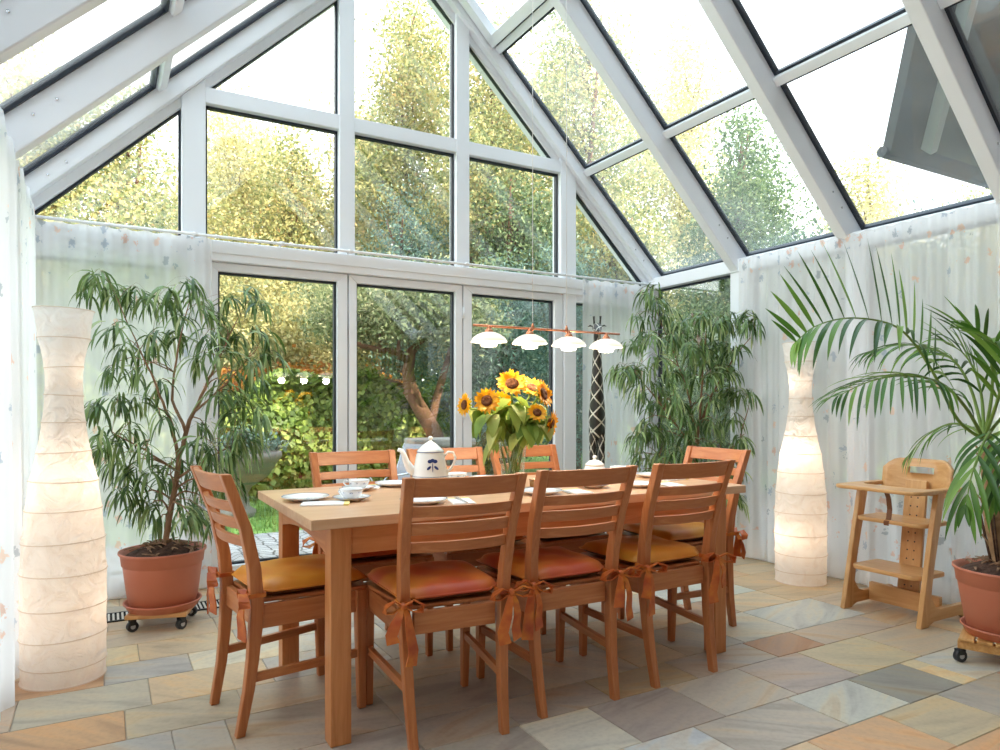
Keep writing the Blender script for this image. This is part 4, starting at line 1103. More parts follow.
m=MB(); m.tube([(-.062,0,.038),(-.088,0,.052),(-.106,0,.085),(-.114,0,.112),(-.126,0,.132),(-.142,0,.137)],[.024,.021,.015,.012,.010,.008],14); m.build('spout',M['enamel'],t)
m=MB(); m.tube([(.060,0,.108),(.078,0,.124),(.100,0,.122),(.110,0,.100),(.102,0,.072),(.088,0,.05),(.074,0,.036)],[.006,.006,.0055,.0055,.0055,.006,.006],10); m.build('handle',M['enamel'],t)
m=MB(); a=R(-84); 
for (h,r) in ((.084,.022),):
    rr=.068; n=V((math.cos(a),math.sin(a),.18)).normalized(); u=V((-math.sin(a),math.cos(a),0)); motif(m,(rr*math.cos(a),rr*math.sin(a),h-.012),u,n.cross(u),n,r*1.6,.0026)
m.build('painted_flower',M['blue'],t)
# small candle glass near the vase
t=thing('tealight_glass','small amber tealight glass at the foot of the sunflower vase','candle',(1.655,2.60,TZ))
m=MB(); m.lathe([(.001,0),(.026,0),(.029,.004),(.032,.034),(.029,.034),(.026,.006),(.001,.005)],28); m.build('glass',plain('amber_glass','d9a066',.15),t)

# ================================================================= SUNFLOWERS
vx,vy=1.545,2.62
t=thing('glass_vase','clear glass vase full of sunflowers in the middle of the table','vase',(vx,vy,TZ))
m=MB(); m.lathe([(.001,0),(.048,0),(.052,.004),(.050,.05),(.054,.12),(.064,.205),(.062,.205),(.051,.12),(.047,.05),(.047,.012),(.001,.012)],40); m.build('body',M['vaseglass'] if 'vaseglass' in M else glass('vase_glass',(.93,.97,.94),0,1,.05),t)
m=MB(); m.lathe([(.001,.013),(.0455,.013),(.0455,.05),(.047,.10),(.001,.10)],32); m.build('water',glass('water',(.90,.95,.90),0,1,.02),t)
def leaf_shape(acc,tint,base,dirv,up,length,width,droop,nseg=5,fold=.15):
    d=V(dirv).normalized(); p=V(base); side=d.cross(V(up)); side=side.normalized() if side.length>1e-5 else V((1,0,0))
    prof=[.12,.85,1.0,.8,.45,.04] if nseg==5 else [math.sin(PI*(.08+.92*i/nseg))**.7 for i in range(nseg)]+[.04]
    st=length/nseg; rows=[]
    for k in range(nseg+1):
        n=side.cross(d); w=width*.5*prof[k]
        rows.append((p-side*w+n*w*fold, p+side*0, p+side*w+n*w*fold))
        d=(d+V((0,0,-droop/nseg))).normalized(); p=p+d*st
    b=len(acc[0])
    for r_ in rows: acc[0].extend([tuple(q) for q in r_])
    for k in range(nseg):
        for c in (0,1):
            acc[1].append((b+3*k+c,b+3*k+c+1,b+3*k+3+c+1,b+3*k+3+c)); acc[2].append(tint)
def sunflower(label,hp,facing,r,base,seed,nleaf=4):
    rnd=random.Random(seed)
    t=thing('sunflower',label,'sunflower',(vx,vy,TZ),0,'sunflowers in the glass vase')
    o=V((vx,vy,TZ)); H=V(hp)-o; f=V(facing).normalized()
    b=V(base); mid=V((H.x*.45,H.y*.45,.21+.1*rnd.random()))
    neck=H-f*.035+V((0,0,-.015))
    path=[b,b.lerp(mid,.5)+V((0,0,.02)),mid,mid.lerp(neck,.6)+V((0,0,.015)),neck,H-f*.012]
    m=MB(); m.tube(path,[.005,.005,.0045,.004,.005,.012],8); st=m.build('stem',M['stem'],t)
    u=f.orthogonal().normalized(); w=f.cross(u)
    m=MB(); rr=r*.42
    def pt(rad,h,a): return H+u*(rad*math.cos(a))+w*(rad*math.sin(a))+f*h
    m.rings([[pt(rad,h,2*PI*i/24) for i in range(24)] for rad,h in ((rr*.9,-.012),(rr,-.002),(rr*.96,.006),(rr*.7,.011),(rr*.35,.010),(.002,.007))]); m.build('seed_disc',M['disc'],t)
    acc=([],[],[])
    for layer,(n,le,tl) in enumerate(((17,1.0,.12),(15,.88,.38))):
        for i in range(n):
            a=2*PI*(i+.5*layer)/n+rnd.uniform(-.08,.08)
            d=(u*math.cos(a)+w*math.sin(a)); dd=(d+f*(tl+rnd.uniform(-.2,.2))).normalized()
            leaf_shape(acc,rnd.random(),H+d*rr*.85+f*.002,dd,f,(r-rr*.85)*le*rnd.uniform(.9,1.12),r*.32,rnd.uniform(-.1,.25))
    np_mesh('petals',acc[0],acc[1],M['petal'],t,acc[2],True)
    acc=([],[],[])   # sepals
    for i in range(14):
        a=2*PI*i/14; d=u*math.cos(a)+w*math.sin(a)
        leaf_shape(acc,.3+.4*rnd.random(),H+d*rr*.6-f*.010,(d-f*.15),f,r*.5,r*.2,.3)
    np_mesh('sepals',acc[0],acc[1],M['sunleaf'],t,acc[2],True)
    for q in range(nleaf):
        s=rnd.uniform(.42,.90); k=int(s*4); p=path[k].lerp(path[k+1],s*4-k)
        a=rnd.uniform(0,2*PI); out=V((math.cos(a),math.sin(a),rnd.uniform(-.1,.5)))
        acc=([],[],[]); leaf_shape(acc,rnd.random(),p+V((0,0,0)),out,(0,0,1),rnd.uniform(.10,.16),rnd.uniform(.055,.085),rnd.uniform(1.8,3.2),fold=.25)
        np_mesh('leaf',acc[0],acc[1],M['sunleaf'],t,acc[2],True)
toC=V((-vx,-vy,.0)).normalized()
def fdir(rx,up,back=1.0):   # facing: towards the camera plus sideways and up
    return toC*back+V((RT[0],RT[1],0))*rx+V((0,0,up))
SF=[('large sunflower at the top of the bouquet facing forward',at(512,384,2.98),fdir(.05,.75),.070),
 ('sunflower at the upper left of the bouquet facing forward',at(487,401,2.96),fdir(-.15,.30),.060),
 ('small sunflower at the outer left of the bouquet turned sideways',at(465,405,3.0),fdir(-1.1,.15,.8),.052),
 ('sunflower behind the topmost one, seen at its edge',at(532,388,3.10),fdir(.3,.6,.5),.066),
 ('sunflower at the upper right of the bouquet turned away to the side',at(543,394,3.0),fdir(1.0,.35,.6),.064),
 ('small dark eyed sunflower low on the right of the bouquet',at(537,413,2.95),fdir(.2,.5,.8),.046),
 ('drooping sunflower lowest on the right showing its green back',at(551,424,2.99),fdir(1.0,-.2,.35),.062),
 ('sunflower hidden among the leaves on the far side of the bouquet',at(500,402,3.16),fdir(0,.5,-.8),.06)]
for i,(la,p,f,r) in enumerate(SF):
    a=2*PI*i/8
    sunflower(la,p,f,r,(.026*math.cos(a),.026*math.sin(a),.02),i+20,10)

# ================================================================= POTTED PLANTS
def dolly(label,x,y,rz,w,zt,mat,cast,slats=0,th=.022):
    t=thing('plant_dolly',label,'plant trolley',(x,y,0),rz,'wheeled plant trolleys')
    m=MB()
    if slats:
        for k in range(slats):
            yy=-w+2*w*(k+.5)/slats; h=w/slats*.86
            m.box((-w,yy-h,zt-.014),(w,yy+h,zt))
        for xx in (-w*.8,w*.8): m.box((xx-.02,-w,zt-.05),(xx+.02,w,zt-.0145))
    else: m.box((-w,-w,zt-th),(w,w,zt))
    m.build('board',mat,t,bevel=.003)
    zb=zt-(.05 if slats else th)
    for sx in (-1,1):
        for sy in (-1,1):
            cx,cy=sx*cast,sy*cast; rr=min(.026,zb/2)
            c=thing_part('caster',t,(cx,cy,rr),random.uniform(0,6))
            m=MB(); m.tube([(0,-.011,0),(0,.011,0)],rr,20); m.build('wheel',M['rubber'],c)
            m=MB(); m.tube([(0,-.0125,0),(0,.0125,0)],rr*.45,14); m.build('hub',M['silver_hub'],c)
            m=MB(); m.box((-.013,-.017,rr*.3),(.013,-.013,zb-rr)); m.box((-.013,.013,rr*.3),(.013,.017,zb-rr)); m.box((-.014,-.017,zb-rr-.004),(.014,.017,zb-rr)); m.build('fork',M['rubber'],c)
    return t
def thing_part(name,parent,loc,rz=0):
    o=bpy.data.objects.new(name,None); C.objects.link(o); o.parent=parent; o.location=loc; o.rotation_euler=(0,0,rz); return o
def saucer_dish(label,x,y,z,r):
    t=thing('plant_saucer',label,'plant saucer',(x,y,z),0,'terracotta plant saucers')
    m=MB(); m.lathe([(.001,0),(r*.86,0),(r*.88,.004),(r*.97,.030),(r,.034),(r,.040),(r*.96,.040),(r*.93,.034),(r*.84,.008),(.001,.008)],56); m.build('dish',M['terracotta'],t)
def pot(parent,r,h,rb):
    m=MB(); m.lathe([(.001,0),(rb,0),(rb*1.02,.006),(rb*1.10,h*.2),(rb*1.11,h*.205),(r*.90,h*.74),(r*.905,h*.76),(r*.93,h*.77),(r*.955,h*.93),(r*.985,h*.955),(r,h*.965),(r,h),(r*.97,h),(r*.90,h*.96),(r*.86,h*.88),(.001,h*.86)],64); m.build('pot',M['terracotta'],parent)
    m=MB(); rnd=random.Random(3)
    prof=[(r*.885*q,h*.90+.06*(1-q*q)) for q in (1,.85,.7,.5,.3,.12,.001)]
    m.lathe(prof,40,wob=lambda k,i:.03*math.sin(i*2.3+k)*(k>0)); m.build('soil',M['soil'],parent)
    m=MB()
    for i in range(60):   # bark chips and dry leaves
        a=rnd.uniform(0,2*PI); q=rnd.uniform(.1,.86)*r; c=V((q*math.cos(a),q*math.sin(a),h*.915+.06*(1-(q/r)**2))); b=rnd.uniform(0,PI)
        d=V((math.cos(b),math.sin(b),rnd.uniform(-.2,.3)))*rnd.uniform(.015,.05)
        m.strip([c-d,c+V((0,0,.008)),c+d],[.004,.012,.004],(-math.sin(b),math.cos(b),0),.003)
    m.build('mulch',M['mulch'],parent)
M['mulch']=plain('dry_mulch','8a6a50',.9,var=.4,scale=30)
def longleaf(acc,tint,p,d,L_,w,droop,nseg=5):
    p=V(p); d=V(d).normalized(); side=d.cross(V((0,0,1)))
    if side.length<1e-3: side=V((1,0,0))
    side.normalize(); a=random.uniform(-.9,.9); st=L_/nseg; rows=[]
    q=Quaternion(d,a); side=q@side
    for k in range(nseg+1):
        f=k/nseg; ww=w*.5*(math.sin(PI*min(1,.06+f*.94))**.6 if f<.999 else .02)
        sd=(side-d*side.dot(d)).normalized()
        rows.append((p-sd*ww,p+sd*ww))
        d=(d+V((0,0,-droop/nseg))).normalized(); p=p+d*st
    b=len(acc[0])
    for r_ in rows: acc[0].extend([tuple(x) for x in r_])
    for k in range(nseg):
        acc[1].append((b+2*k,b+2*k+1,b+2*k+3,b+2*k+2)); acc[2].append(tint)
def ficus(label,x,y,z0,r,h,rb,trunks,clusters,seed,leafL=(.12,.19),per=(18,28),lw=.0135):
    """weeping narrow leaved fig: clusters are world points where a spray of leaves hangs"""
    rnd=random.Random(seed); random.seed(seed)
    t=thing('potted_ficus',label,'plant',(x,y,z0)); o=V((x,y,z0))
    pot(t,r,h,rb)
    wood_=MB(); nodes=[]
    for tr in trunks:
        pts=[V(p)-o for p,_ in tr]; rad=[q*.74 for _,q in tr]
        pts2=[];r2=[]
        for a,b,ra,rb_ in zip(pts,pts[1:],rad,rad[1:]):
            for k in range(4):
                f=k/4; pts2.append(a.lerp(b,f)+V((rnd.uniform(-.004,.004),rnd.uniform(-.004,.004),0))); r2.append(ra+(rb_-ra)*f)
        pts2.append(pts[-1]); r2.append(rad[-1])
        wood_.tube(pts2,r2,10); nodes+= [(p,q) for p,q in zip(pts2,r2) if p.z>h+.06]
    acc=([],[],[])
    for cpos in clusters:
        c=V(cpos)-o
        cand=[(p,q) for p,q in nodes if p.z<c.z+.10]
        p0,r0=min(cand,key=lambda n:(n[0]-c).length+max(0,(n[0].z-c.z))*1.5)
        mid=p0.lerp(c,.55)+V((rnd.uniform(-.03,.03),rnd.uniform(-.03,.03),.03+.10*(p0-c).length))
        br=min(r0*.6,.006)
        wood_.tube([p0,p0.lerp(mid,.5)+V((0,0,.01)),mid,mid.lerp(c,.6)+V((0,0,.015)),c],[br,br*.85,br*.7,br*.5,.0014],6)
        nodes.append((mid,br*.7))
        hd=(c-mid); hd.z=0; hd=hd.normalized() if hd.length>1e-4 else V((1,0,0))
        n=rnd.randint(*per)
        for k in range(n):
            f=rnd.random()**.8; p=mid.lerp(c,.35+.65*f)+V((rnd.uniform(-.035,.035),rnd.uniform(-.035,.035),rnd.uniform(-.03,.02)))
            a=rnd.uniform(0,2*PI); d=V((math.cos(a),math.sin(a),0))*.8+hd*.5+V((0,0,rnd.uniform(-.3,.5)))
            longleaf(acc,rnd.random()**1.2,p,d,rnd.uniform(*leafL),lw*rnd.uniform(.75,1.2),rnd.uniform(1.7,3.6))
    wood_.build('trunk',M['bark'],t)
    np_mesh('foliage',acc[0],acc[1],M['ficus'],t,acc[2],True)
    return t
# --- ficus on wheels beside the doors
fx,fy=.262,3.94; D1=3.56
dolly('square wooden plant trolley on black casters under the ficus by the doors',fx,fy,R(-18),.14,.085,M['light_beech']['x'],.112,0,.02)
saucer_dish('terracotta saucer under the ficus pot by the doors',fx,fy,.0855,.182)
PX1=[(95,272),(88,290),(108,290),(122,296),(140,292),(150,300),(112,325),(125,345),(105,370),(130,372),(148,350),(160,335),(118,395),(95,405),(140,400),(160,385),
 (175,285),(190,280),(168,300),(200,300),(212,312),(185,315),(175,335),(205,335),(222,330),(195,355),(226,352),(240,335),(160,415),(130,425),
 (232,300),(250,292),(262,300),(255,330),(270,335),(272,355),(250,360),(238,375),(226,385),(262,380),(248,400),(232,410),(220,395),(262,415),(240,430),
 (100,435),(118,440),(110,462),(142,448),(95,450),(128,470),(150,470),(165,480),(135,500),(120,490),(150,505),(175,460),(195,440),(205,425),(210,445),(198,468),(215,465),(232,455),(245,450),(222,485),(205,500),(190,515),(212,520),(235,480),(180,500),(248,440),(160,520),(210,480)]
rnd=random.Random(5)
cl=[at(px,py,D1+rnd.uniform(-.26,.26)) for px,py in PX1]
cl=[V((max(p.x,XL+.2) if True else p.x,min(p.y,YB-.28),p.z)) for p in cl]
ft=[[(V((fx,fy,.34)),.021),(at(173,500,D1),.019),(at(180,455,D1),.017),(at(190,420,D1+.02),.014),(at(205,388,D1+.05),.010),(at(222,352,D1),.006),(at(238,318,D1-.03),.003)],
    [(at(178,462,D1),.013),(at(172,425,D1-.04),.011),(at(160,395,D1-.08),.008),(at(140,350,D1-.1),.005),(at(118,300,D1-.1),.003)],
    [(at(186,432,D1),.012),(at(172,400,D1+.06),.009),(at(178,345,D1+.1),.006),(at(190,300,D1+.1),.003)],
    [(at(176,480,D1),.010),(at(205,460,D1-.1),.007),(at(232,445,D1-.14),.004)],
    [(at(175,470,D1),.009),(at(145,450,D1-.1),.006),(at(112,432,D1-.16),.003)],
    [(at(195,412,D1+.02),.009),(at(225,385,D1-.06),.006),(at(256,350,D1-.1),.003)]]
ficus('weeping fig in a terracotta pot on wheels between paper lamp and doors',fx,fy,.0945,.204,.285,.148,ft,cl,31,leafL=(.12,.19),per=(15,24))
# --- big ficus in the glass corner behind the table
gx,gy=3.52,3.72; D2=5.0
PX2=[]
rnd=random.Random(9)
for px,py in [(648,292),(655,305),(640,318),(665,312),(650,335),(632,345),(668,340),(690,322),(705,318),(720,320),(738,322),(752,322),(765,318),(772,325),(680,345),(695,350),(712,345),(728,345),(745,345),(760,352),(655,360),(640,370),(625,372),(616,366),(640,392),(662,380),(678,372),(694,375),(710,372),(726,370),(742,372),(756,388),(745,395),(728,398),(712,400),(695,402),(676,404),(655,408),(640,425),(632,440),(650,435),(664,428),(682,430),(700,425),(716,425),(734,420),(640,452),(655,455),(670,455),(688,450),(706,448),(722,445),(738,440),(645,470),(662,475),(680,470),(700,470),(718,465),(735,470),(748,470),(752,490),(745,500),(755,505),(660,490),(700,490),(725,490),(690,335),(675,325),(700,360),(720,360),(668,398),(690,415)]:
    for k in range(2): PX2.append(at(px+rnd.uniform(-6,6),py+rnd.uniform(-5,5),D2+rnd.uniform(-.35,.25)))
cl=[V((min(p.x,XR-.27),min(p.y,YB-.30),p.z)) for p in PX2]
gt=[[(V((gx,gy,.36)),.024),(at(694,470,D2),.020),(at(698,430,D2),.016),(at(712,395,D2),.011),(at(735,355,D2-.05),.006),(at(758,330,D2-.05),.003)],
    [(at(697,440,D2),.015),(at(690,400,D2+.05),.011),(at(675,355,D2+.05),.007),(at(652,300,D2),.003)],
    [(at(696,450,D2),.012),(at(665,410,D2-.1),.008),(at(635,372,D2-.1),.003)],
    [(at(700,425,D2),.011),(at(702,380,D2-.1),.008),(at(706,325,D2-.1),.003)],
    [(V((gx+.01,gy-.03,.36)),.018),(at(705,480,D2-.1),.013),(at(740,440,D2-.15),.007),(at(750,400,D2-.15),.003)]]
ficus('big bushy weeping fig filling the glass corner behind the dining table',gx,gy,.002,.22,.33,.15,gt,cl,57,leafL=(.12,.20),per=(11,17),lw=.0145)
# --- palm in front of the long curtain
kx,ky=3.425,1.57
dolly('striped slatted wooden plant trolley on casters under the palm pot',kx,ky,R(22),.165,.105,wood('striped_wood','a8743c','c99455','e0b478','x'),.155,5)
saucer_dish('terracotta saucer under the palm pot',kx,ky,.1055,.170)
t=thing('potted_palm','arching palm in a terracotta pot in front of the curtain at the high chair','plant',(kx,ky,.1145)); o=V((kx,ky,.1145))
pot(t,.200,.285,.140)
rnd=random.Random(77); random.seed(77)
D3=3.05
m=MB(); tp_=[V((kx,ky,.36)),at(993,520,D3),at(990,480,D3),at(985,445,D3)]
pth=[];rd=[]
for a,b,ra,rb_ in zip(tp_,tp_[1:],(.040,.034,.030),(.034,.030,.022)):
    for k in range(6): pth.append(a.lerp(b,k/6)-o); rd.append((ra+(rb_-ra)*k/6)*(1.06 if k%2 else .97))
pth.append(tp_[-1]-o); rd.append(.020)
m.tube(pth,rd,16)
for k in range(26):   # old leaf bases
    q=rnd.randrange(len(pth)-2); a=rnd.uniform(0,2*PI); c=pth[q]+V((math.cos(a),math.sin(a),0))*rd[q]*.9
    m.strip([c,c+V((math.cos(a)*.012,math.sin(a)*.012,.03)),c+V((math.cos(a)*.03,math.sin(a)*.03,.055))],[.02,.014,.003],(-math.sin(a),math.cos(a),0),.005)
m.build('trunk',M['palmbark'],t)
m=MB()
for k in range(22):
    a=rnd.uniform(0,2*PI); b=V((.05*math.cos(a),.05*math.sin(a),.262)); m.tube([b*.4+V((0,0,.16)),b+V((0,0,.01)),b*2.0+V((0,0,-.018 if False else .0))],.004,5)
m.build('roots',M['soil'],t)
def frond(path,nl,ll,upA,upB,drA,drB,lw=.020,spread=.9,start=.18,lA=1.0,lB=1.0,t0=.45,t1=.8,spA=None):
    """one pinnate leaf: a stalk polyline in world space with leaflets down both sides"""
    P=[V(p)-o for p in path]
    S=[]
    for i in range(len(P)-1):
        p0=P[max(0,i-1)];p1=P[i];p2=P[i+1];p3=P[min(len(P)-1,i+2)]
        for k in range(10):
            q=k/10; S.append(.5*((2*p1)+(p2-p0)*q+(2*p0-5*p1+4*p2-p3)*q*q+(3*p1-p0-3*p2+p3)*q**3))
    S.append(P[-1]); n=len(S)
    m=MB(); m.tube(S,[.0080*(1-.82*i/(n-1)) for i in range(n)],8)
    f=m.build('frond',M['rachis'],t)
    acc=([],[],[])
    for i in range(nl):
        u=start+(1-start)*i/(nl-1); k=min(n-2,int(u*(n-1))); p=S[k].lerp(S[k+1],u*(n-1)-k); tg=(S[k+1]-S[k]).normalized()
        sd=tg.cross(V((0,0,1))); sd=sd.normalized() if sd.length>1e-3 else V((1,0,0)); upv=sd.cross(tg).normalized()
        w=(u-start)/(1-start); le=ll*(.62+.6*math.sin(PI*min(1,.15+.75*w)))*(1.0 if w<.8 else 1-.45*(w-.8)/.2)
        for s in (-1,1):
            d=sd*s*(spA if (spA is not None and s>0) else spread)+tg*((t0+t1*w) if s>0 else (.45+.8*w))+V((0,0,(upA if s>0 else upB)+rnd.uniform(-.12,.12)))+tg*rnd.uniform(-.1,.1)
            longleaf2(acc,rnd.random(),p,d,le*rnd.uniform(.85,1.1)*(lA if s>0 else lB),lw*rnd.uniform(.85,1.15),(drA if s>0 else drB)*rnd.uniform(.7,1.3),upv)
    np_mesh('leaflets',acc[0],acc[1],M['palm'],f,acc[2],True)
def longleaf2(acc,tint,p,d,L_,w,droop,upv,nseg=7):
    p=V(p); d=V(d).normalized(); st=L_/nseg; rows=[]
    side=d.cross(upv).normalized()
    for k in range(nseg+1):
        f=k/nseg; ww=w*.5*([.35,.8,1,1,.9,.7,.42,.03][k]); sd=(side-d*side.dot(d)).normalized(); nn=sd.cross(d)
        rows.append((p-sd*ww+nn*ww*.45,p,p+sd*ww+nn*ww*.45))
        d=(d+V((0,0,-droop/nseg*(.4+1.2*f)))).normalized(); p=p+d*st
    b=len(acc[0])
    for r_ in rows: acc[0].extend([tuple(x) for x in r_])
    for k in range(nseg):
        for c in (0,1): acc[1].append((b+3*k+c,b+3*k+c+1,b+3*k+4+c,b+3*k+3+c)); acc[2].append(tint)
cr=at(984,440,D3)
frond([cr,at(958,420,D3-.01),at(935,376,D3-.02),at(913,342,D3-.03),at(890,324,D3-.05),at(850,318,D3-.08),at(816,326,D3-.10),at(796,342,D3-.12)],17,.29,1.15,-.3,.10,1.3,.025,.75,.30,1.0,.95,-.55,1.35,.28)
frond([cr,at(972,392,D3+.12),at(955,362,D3+.2),at(930,348,D3+.27),at(900,345,D3+.32),at(868,352,D3+.36)],18,.22,.1,-.1,1.2,1.6,.016,.7,.3)
frond([cr,at(966,408,D3-.10),at(942,384,D3-.16),at(910,376,D3-.22),at(874,380,D3-.27),at(838,396,D3-.3)],19,.21,.25,-.3,1.0,1.5,.016,.75,.3)
frond([cr,at(982,400,D3+.06),at(975,372,D3+.08),at(962,352,D3+.1),at(945,343,D3+.12)],9,.20,.7,.1,.4,.9,.017,.6,.3)
frond([cr,at(996,405,D3-.08),at(1004,375,D3-.14),at(1002,352,D3-.2),at(990,340,D3-.26)],9,.24,.5,-.1,.6,1.0,.020,.7,.3)
frond([cr,at(992,392,D3-.02),at(990,358,D3-.03),at(976,336,D3-.04),at(958,330,D3-.05)],8,.22,.9,.2,.2,.6,.020,.7,.35)
frond([cr,at(1000,395,D3-.05),at(1022,350,D3-.12),at(1055,330,D3-.25),at(1100,335,D3-.4)],12,.26,.9,0,.3,1.2,.021,.8,.25)
frond([cr,at(990,432,D3-.20),at(982,446,D3-.32),at(972,474,D3-.40),at(966,505,D3-.42)],8,.21,-.3,-.3,1.4,1.4,.022,.6,.3)
frond([cr,at(1002,432,D3-.16),at(1008,440,D3-.28),at(1008,462,D3-.38),at(1004,492,D3-.42)],8,.22,-.3,-.3,1.4,1.4,.022,.6,.3)
frond([cr,at(1008,412,D3-.04),at(1040,400,D3-.12),at(1080,425,D3-.25)],9,.22,.3,0,1.0,1.2,.02,.7,.25)
frond([cr,at(972,428,D3+.12),at(950,424,D3+.22),at(926,436,D3+.28),at(908,456,D3+.32)],9,.18,.1,-.2,1.2,1.5,.015,.7,.25)

# ================================================================= GARDEN
gm=MB(); gm.box((-40,YB+.09,-.14),(60,60,-.05)); struct(gm.build('lawn',M['lawn']))
gm=MB(); gm.box((XR+.14,-.7,-.14),(60,YB+.09,-.052)); gm.box((-40,-12,-.14),(XL-.14,YB+.09,-.052)); struct(gm.build('ground',M['patio']))
gm=MB(); gm.box((-4,YB+.09,-.1),(8,6.35,-.012)); struct(gm.build('patio',M['patio']))
# short grass blades on the bit of lawn seen under the table edge
n=9000
px=RNG.uniform(-2.5,4.5,n); py=RNG.uniform(6.36,9.4,n); a=RNG.uniform(0,2*np.pi,n); hgt=RNG.uniform(.025,.06,n)
dx=np.cos(a)*.006; dy=np.sin(a)*.006; lx=RNG.normal(0,.012,n); ly=RNG.normal(0,.012,n)
v=np.zeros((n,4,3)); z0=-.052
v[:,0]=np.stack([px-dx,py-dy,np.full(n,z0)],1); v[:,1]=np.stack([px+dx,py+dy,np.full(n,z0)],1)
v[:,2]=np.stack([px+lx+dx*.3,py+ly+dy*.3,z0+hgt],1); v[:,3]=np.stack([px+lx-dx*.3,py+ly-dy*.3,z0+hgt],1)
tag(np_mesh('grass',v.reshape(-1,3),np.arange(n*4).reshape(-1,4),M['grass'],None,RNG.random(n)),'short green grass of the lawn beyond the patio','grass',kind='stuff')

def leaf_cloud(centres,radii,n,size,flat=.0,clump=.25,asp=.62):
    """n leaf quads scattered through ellipsoids, denser in small clumps near their skins"""
    centres=np.asarray(centres); radii=np.asarray(radii); vol=radii.prod(1)**.75; pr=vol/vol.sum()
    nc=max(6,n//22)
    bi=RNG.choice(len(centres),nc,p=pr)
    d=RNG.normal(size=(nc,3)); d/=np.linalg.norm(d,axis=1,keepdims=True)
    r=RNG.uniform(.25,1,nc)**.45
    cc=centres[bi]+d*r[:,None]*radii[bi]
    ci=RNG.integers(0,nc,n)
    p=cc[ci]+RNG.normal(size=(n,3))*clump*np.array([1,1,.7])
    s=size*RNG.uniform(.6,1.35,n)
    u=RNG.normal(size=(n,3)); u[:,2]-=.35; u/=np.linalg.norm(u,axis=1,keepdims=True)
    w=RNG.normal(size=(n,3)); w-=u*(u*w).sum(1,keepdims=True); w/=np.linalg.norm(w,axis=1,keepdims=True)
    h=u*s[:,None]*.5; q=w*s[:,None]*.5*asp
    v=np.stack([p-h,p+q*1.0-h*.1,p+h,p-q-h*.1],1)
    tint=np.clip(RNG.normal(.45,.2,n)+ (RNG.random(nc)[ci]-.5)*.35,0,1)
    return v.reshape(-1,3),np.arange(n*4).reshape(-1,4),tint
def tree(name,label,px_,d,top,wpx,mat,n,size,seed,base=None,group='trees round the garden',trunk_r=.10,asp=.62):
    rnd=random.Random(seed)
    x,y=ground(px_,d); zt=HC+(HY-top)/FX*d; w=wpx/FX*d/2
    t=thing(name,label,'tree',(x,y,-.05),0,group)
    zb=base if base is not None else zt*.16
    cs=[];rs=[]
    k=16
    for i in range(k):
        f=(i+.5)/k; z=zb+(zt-zb)*(.06+.88*f); rr=w*(math.sin(PI*min(.97,.16+.80*f))**.8)
        a=rnd.uniform(0,2*PI); q=rnd.uniform(.25,.7)*rr
        cs.append((q*math.cos(a),q*math.sin(a),z)); rs.append((rr*.55,rr*.55,max(.35,(zt-zb)*.13)))
    m=MB()
    pts=[V((0,0,-.05)),V((rnd.uniform(-.1,.1),rnd.uniform(-.1,.1),zb*.8+.3)),V((rnd.uniform(-.2,.2),rnd.uniform(-.2,.2),(zb+zt)/2)),V((rnd.uniform(-.3,.3),rnd.uniform(-.3,.3),zt*.9))]
    m.tube(pts,[trunk_r,trunk_r*.8,trunk_r*.5,trunk_r*.12],9)
    for c in cs[::1]:
        c=V(c); b=V((0,0,max(zb*.6,c.z-.9))); m.tube([b,b.lerp(c,.5)+V((0,0,.12)),c],[trunk_r*.3,trunk_r*.2,trunk_r*.06],6)
    m.build('trunk',M['treebark'],t)
    vv,qq,tt=leaf_cloud(cs,rs,int(n*2.3),size*.66,clump=.20+.02*d/10,asp=asp)
    np_mesh('crown',vv,qq,M[mat],t,tt)
    return t
tree('garden_tree','tall pale gold tree seen through the glass roof above the large paper lamp',18,11.5,22,110,'yellow',12000,.115,1)
tree('garden_tree','green and gold tree filling the outer triangular gable pane above the short curtain',128,12,62,220,'autumn',17000,.11,2)
tree('garden_tree','rounded orange tinted tree in the wide gable pane above the first door leaf',292,13,128,100,'autumn',11000,.11,3)
tree('garden_tree','pale yellow birch whose top just reaches the upper gable pane over the first door',238,15,88,170,'yellow',14000,.12,4)
tree('garden_tree','tall gold green tree rising past the centre gable pane',408,13.5,-40,135,'autumn',19000,.11,5)
tree('garden_tree','yellow tree low in the centre gable pane behind the tall one',350,15.5,92,120,'yellow',11000,.12,6)
tree('garden_tree','dense olive gold tree in the gable panes beside the pendant wires',492,12,10,140,'autumn',17000,.10,7)
tree('garden_tree','tall autumn gold tree seen through the roof panes above the corner ficus',590,13,-45,170,'autumn',19000,.11,8)
tree('garden_tree','high pale golden treetop behind the second roof bay',688,17,22,150,'yellow',14000,.13,9)
tree('garden_tree','round grey green tree in the roof pane over the corner window',738,12.5,98,125,'green',14000,.10,10)
tree('garden_tree','low golden bushy tree under the neighbouring roof edge',872,13.5,150,150,'yellow',11000,.11,11)
tree('garden_tree','low green gold tree at the far end of the garden behind the long curtain',985,14,172,150,'autumn',10000,.11,12)
tree('garden_tree','brown leaved tree in the outer gable triangle above the giraffe',612,11,190,110,'autumn',10000,.10,13,base=.9)
tree('conifer','blue green conifer behind the third door leaf',505,9.6,262,92,'bluegreen',11000,.11,14,base=.5,group='conifers by the doors',asp=.25)
tree('conifer','grey green conifer between the doors and the corner curtain',575,10.4,235,110,'bluegreen',11000,.11,15,base=.3,group='conifers by the doors',asp=.25)
tree('garden_tree','leafy yellow green tree behind the first door leaf',262,10.8,255,150,'yellow',14000,.10,16,base=.9)
tree('garden_tree','leafy green tree behind the short curtain and hanging ficus sprays',130,10.8,235,170,'green',12000,.10,17,base=.5)
tree('garden_tree','green bush like tree outside the corner window',705,8.6,290,130,'green',9000,.09,18,base=.1,asp=.4)
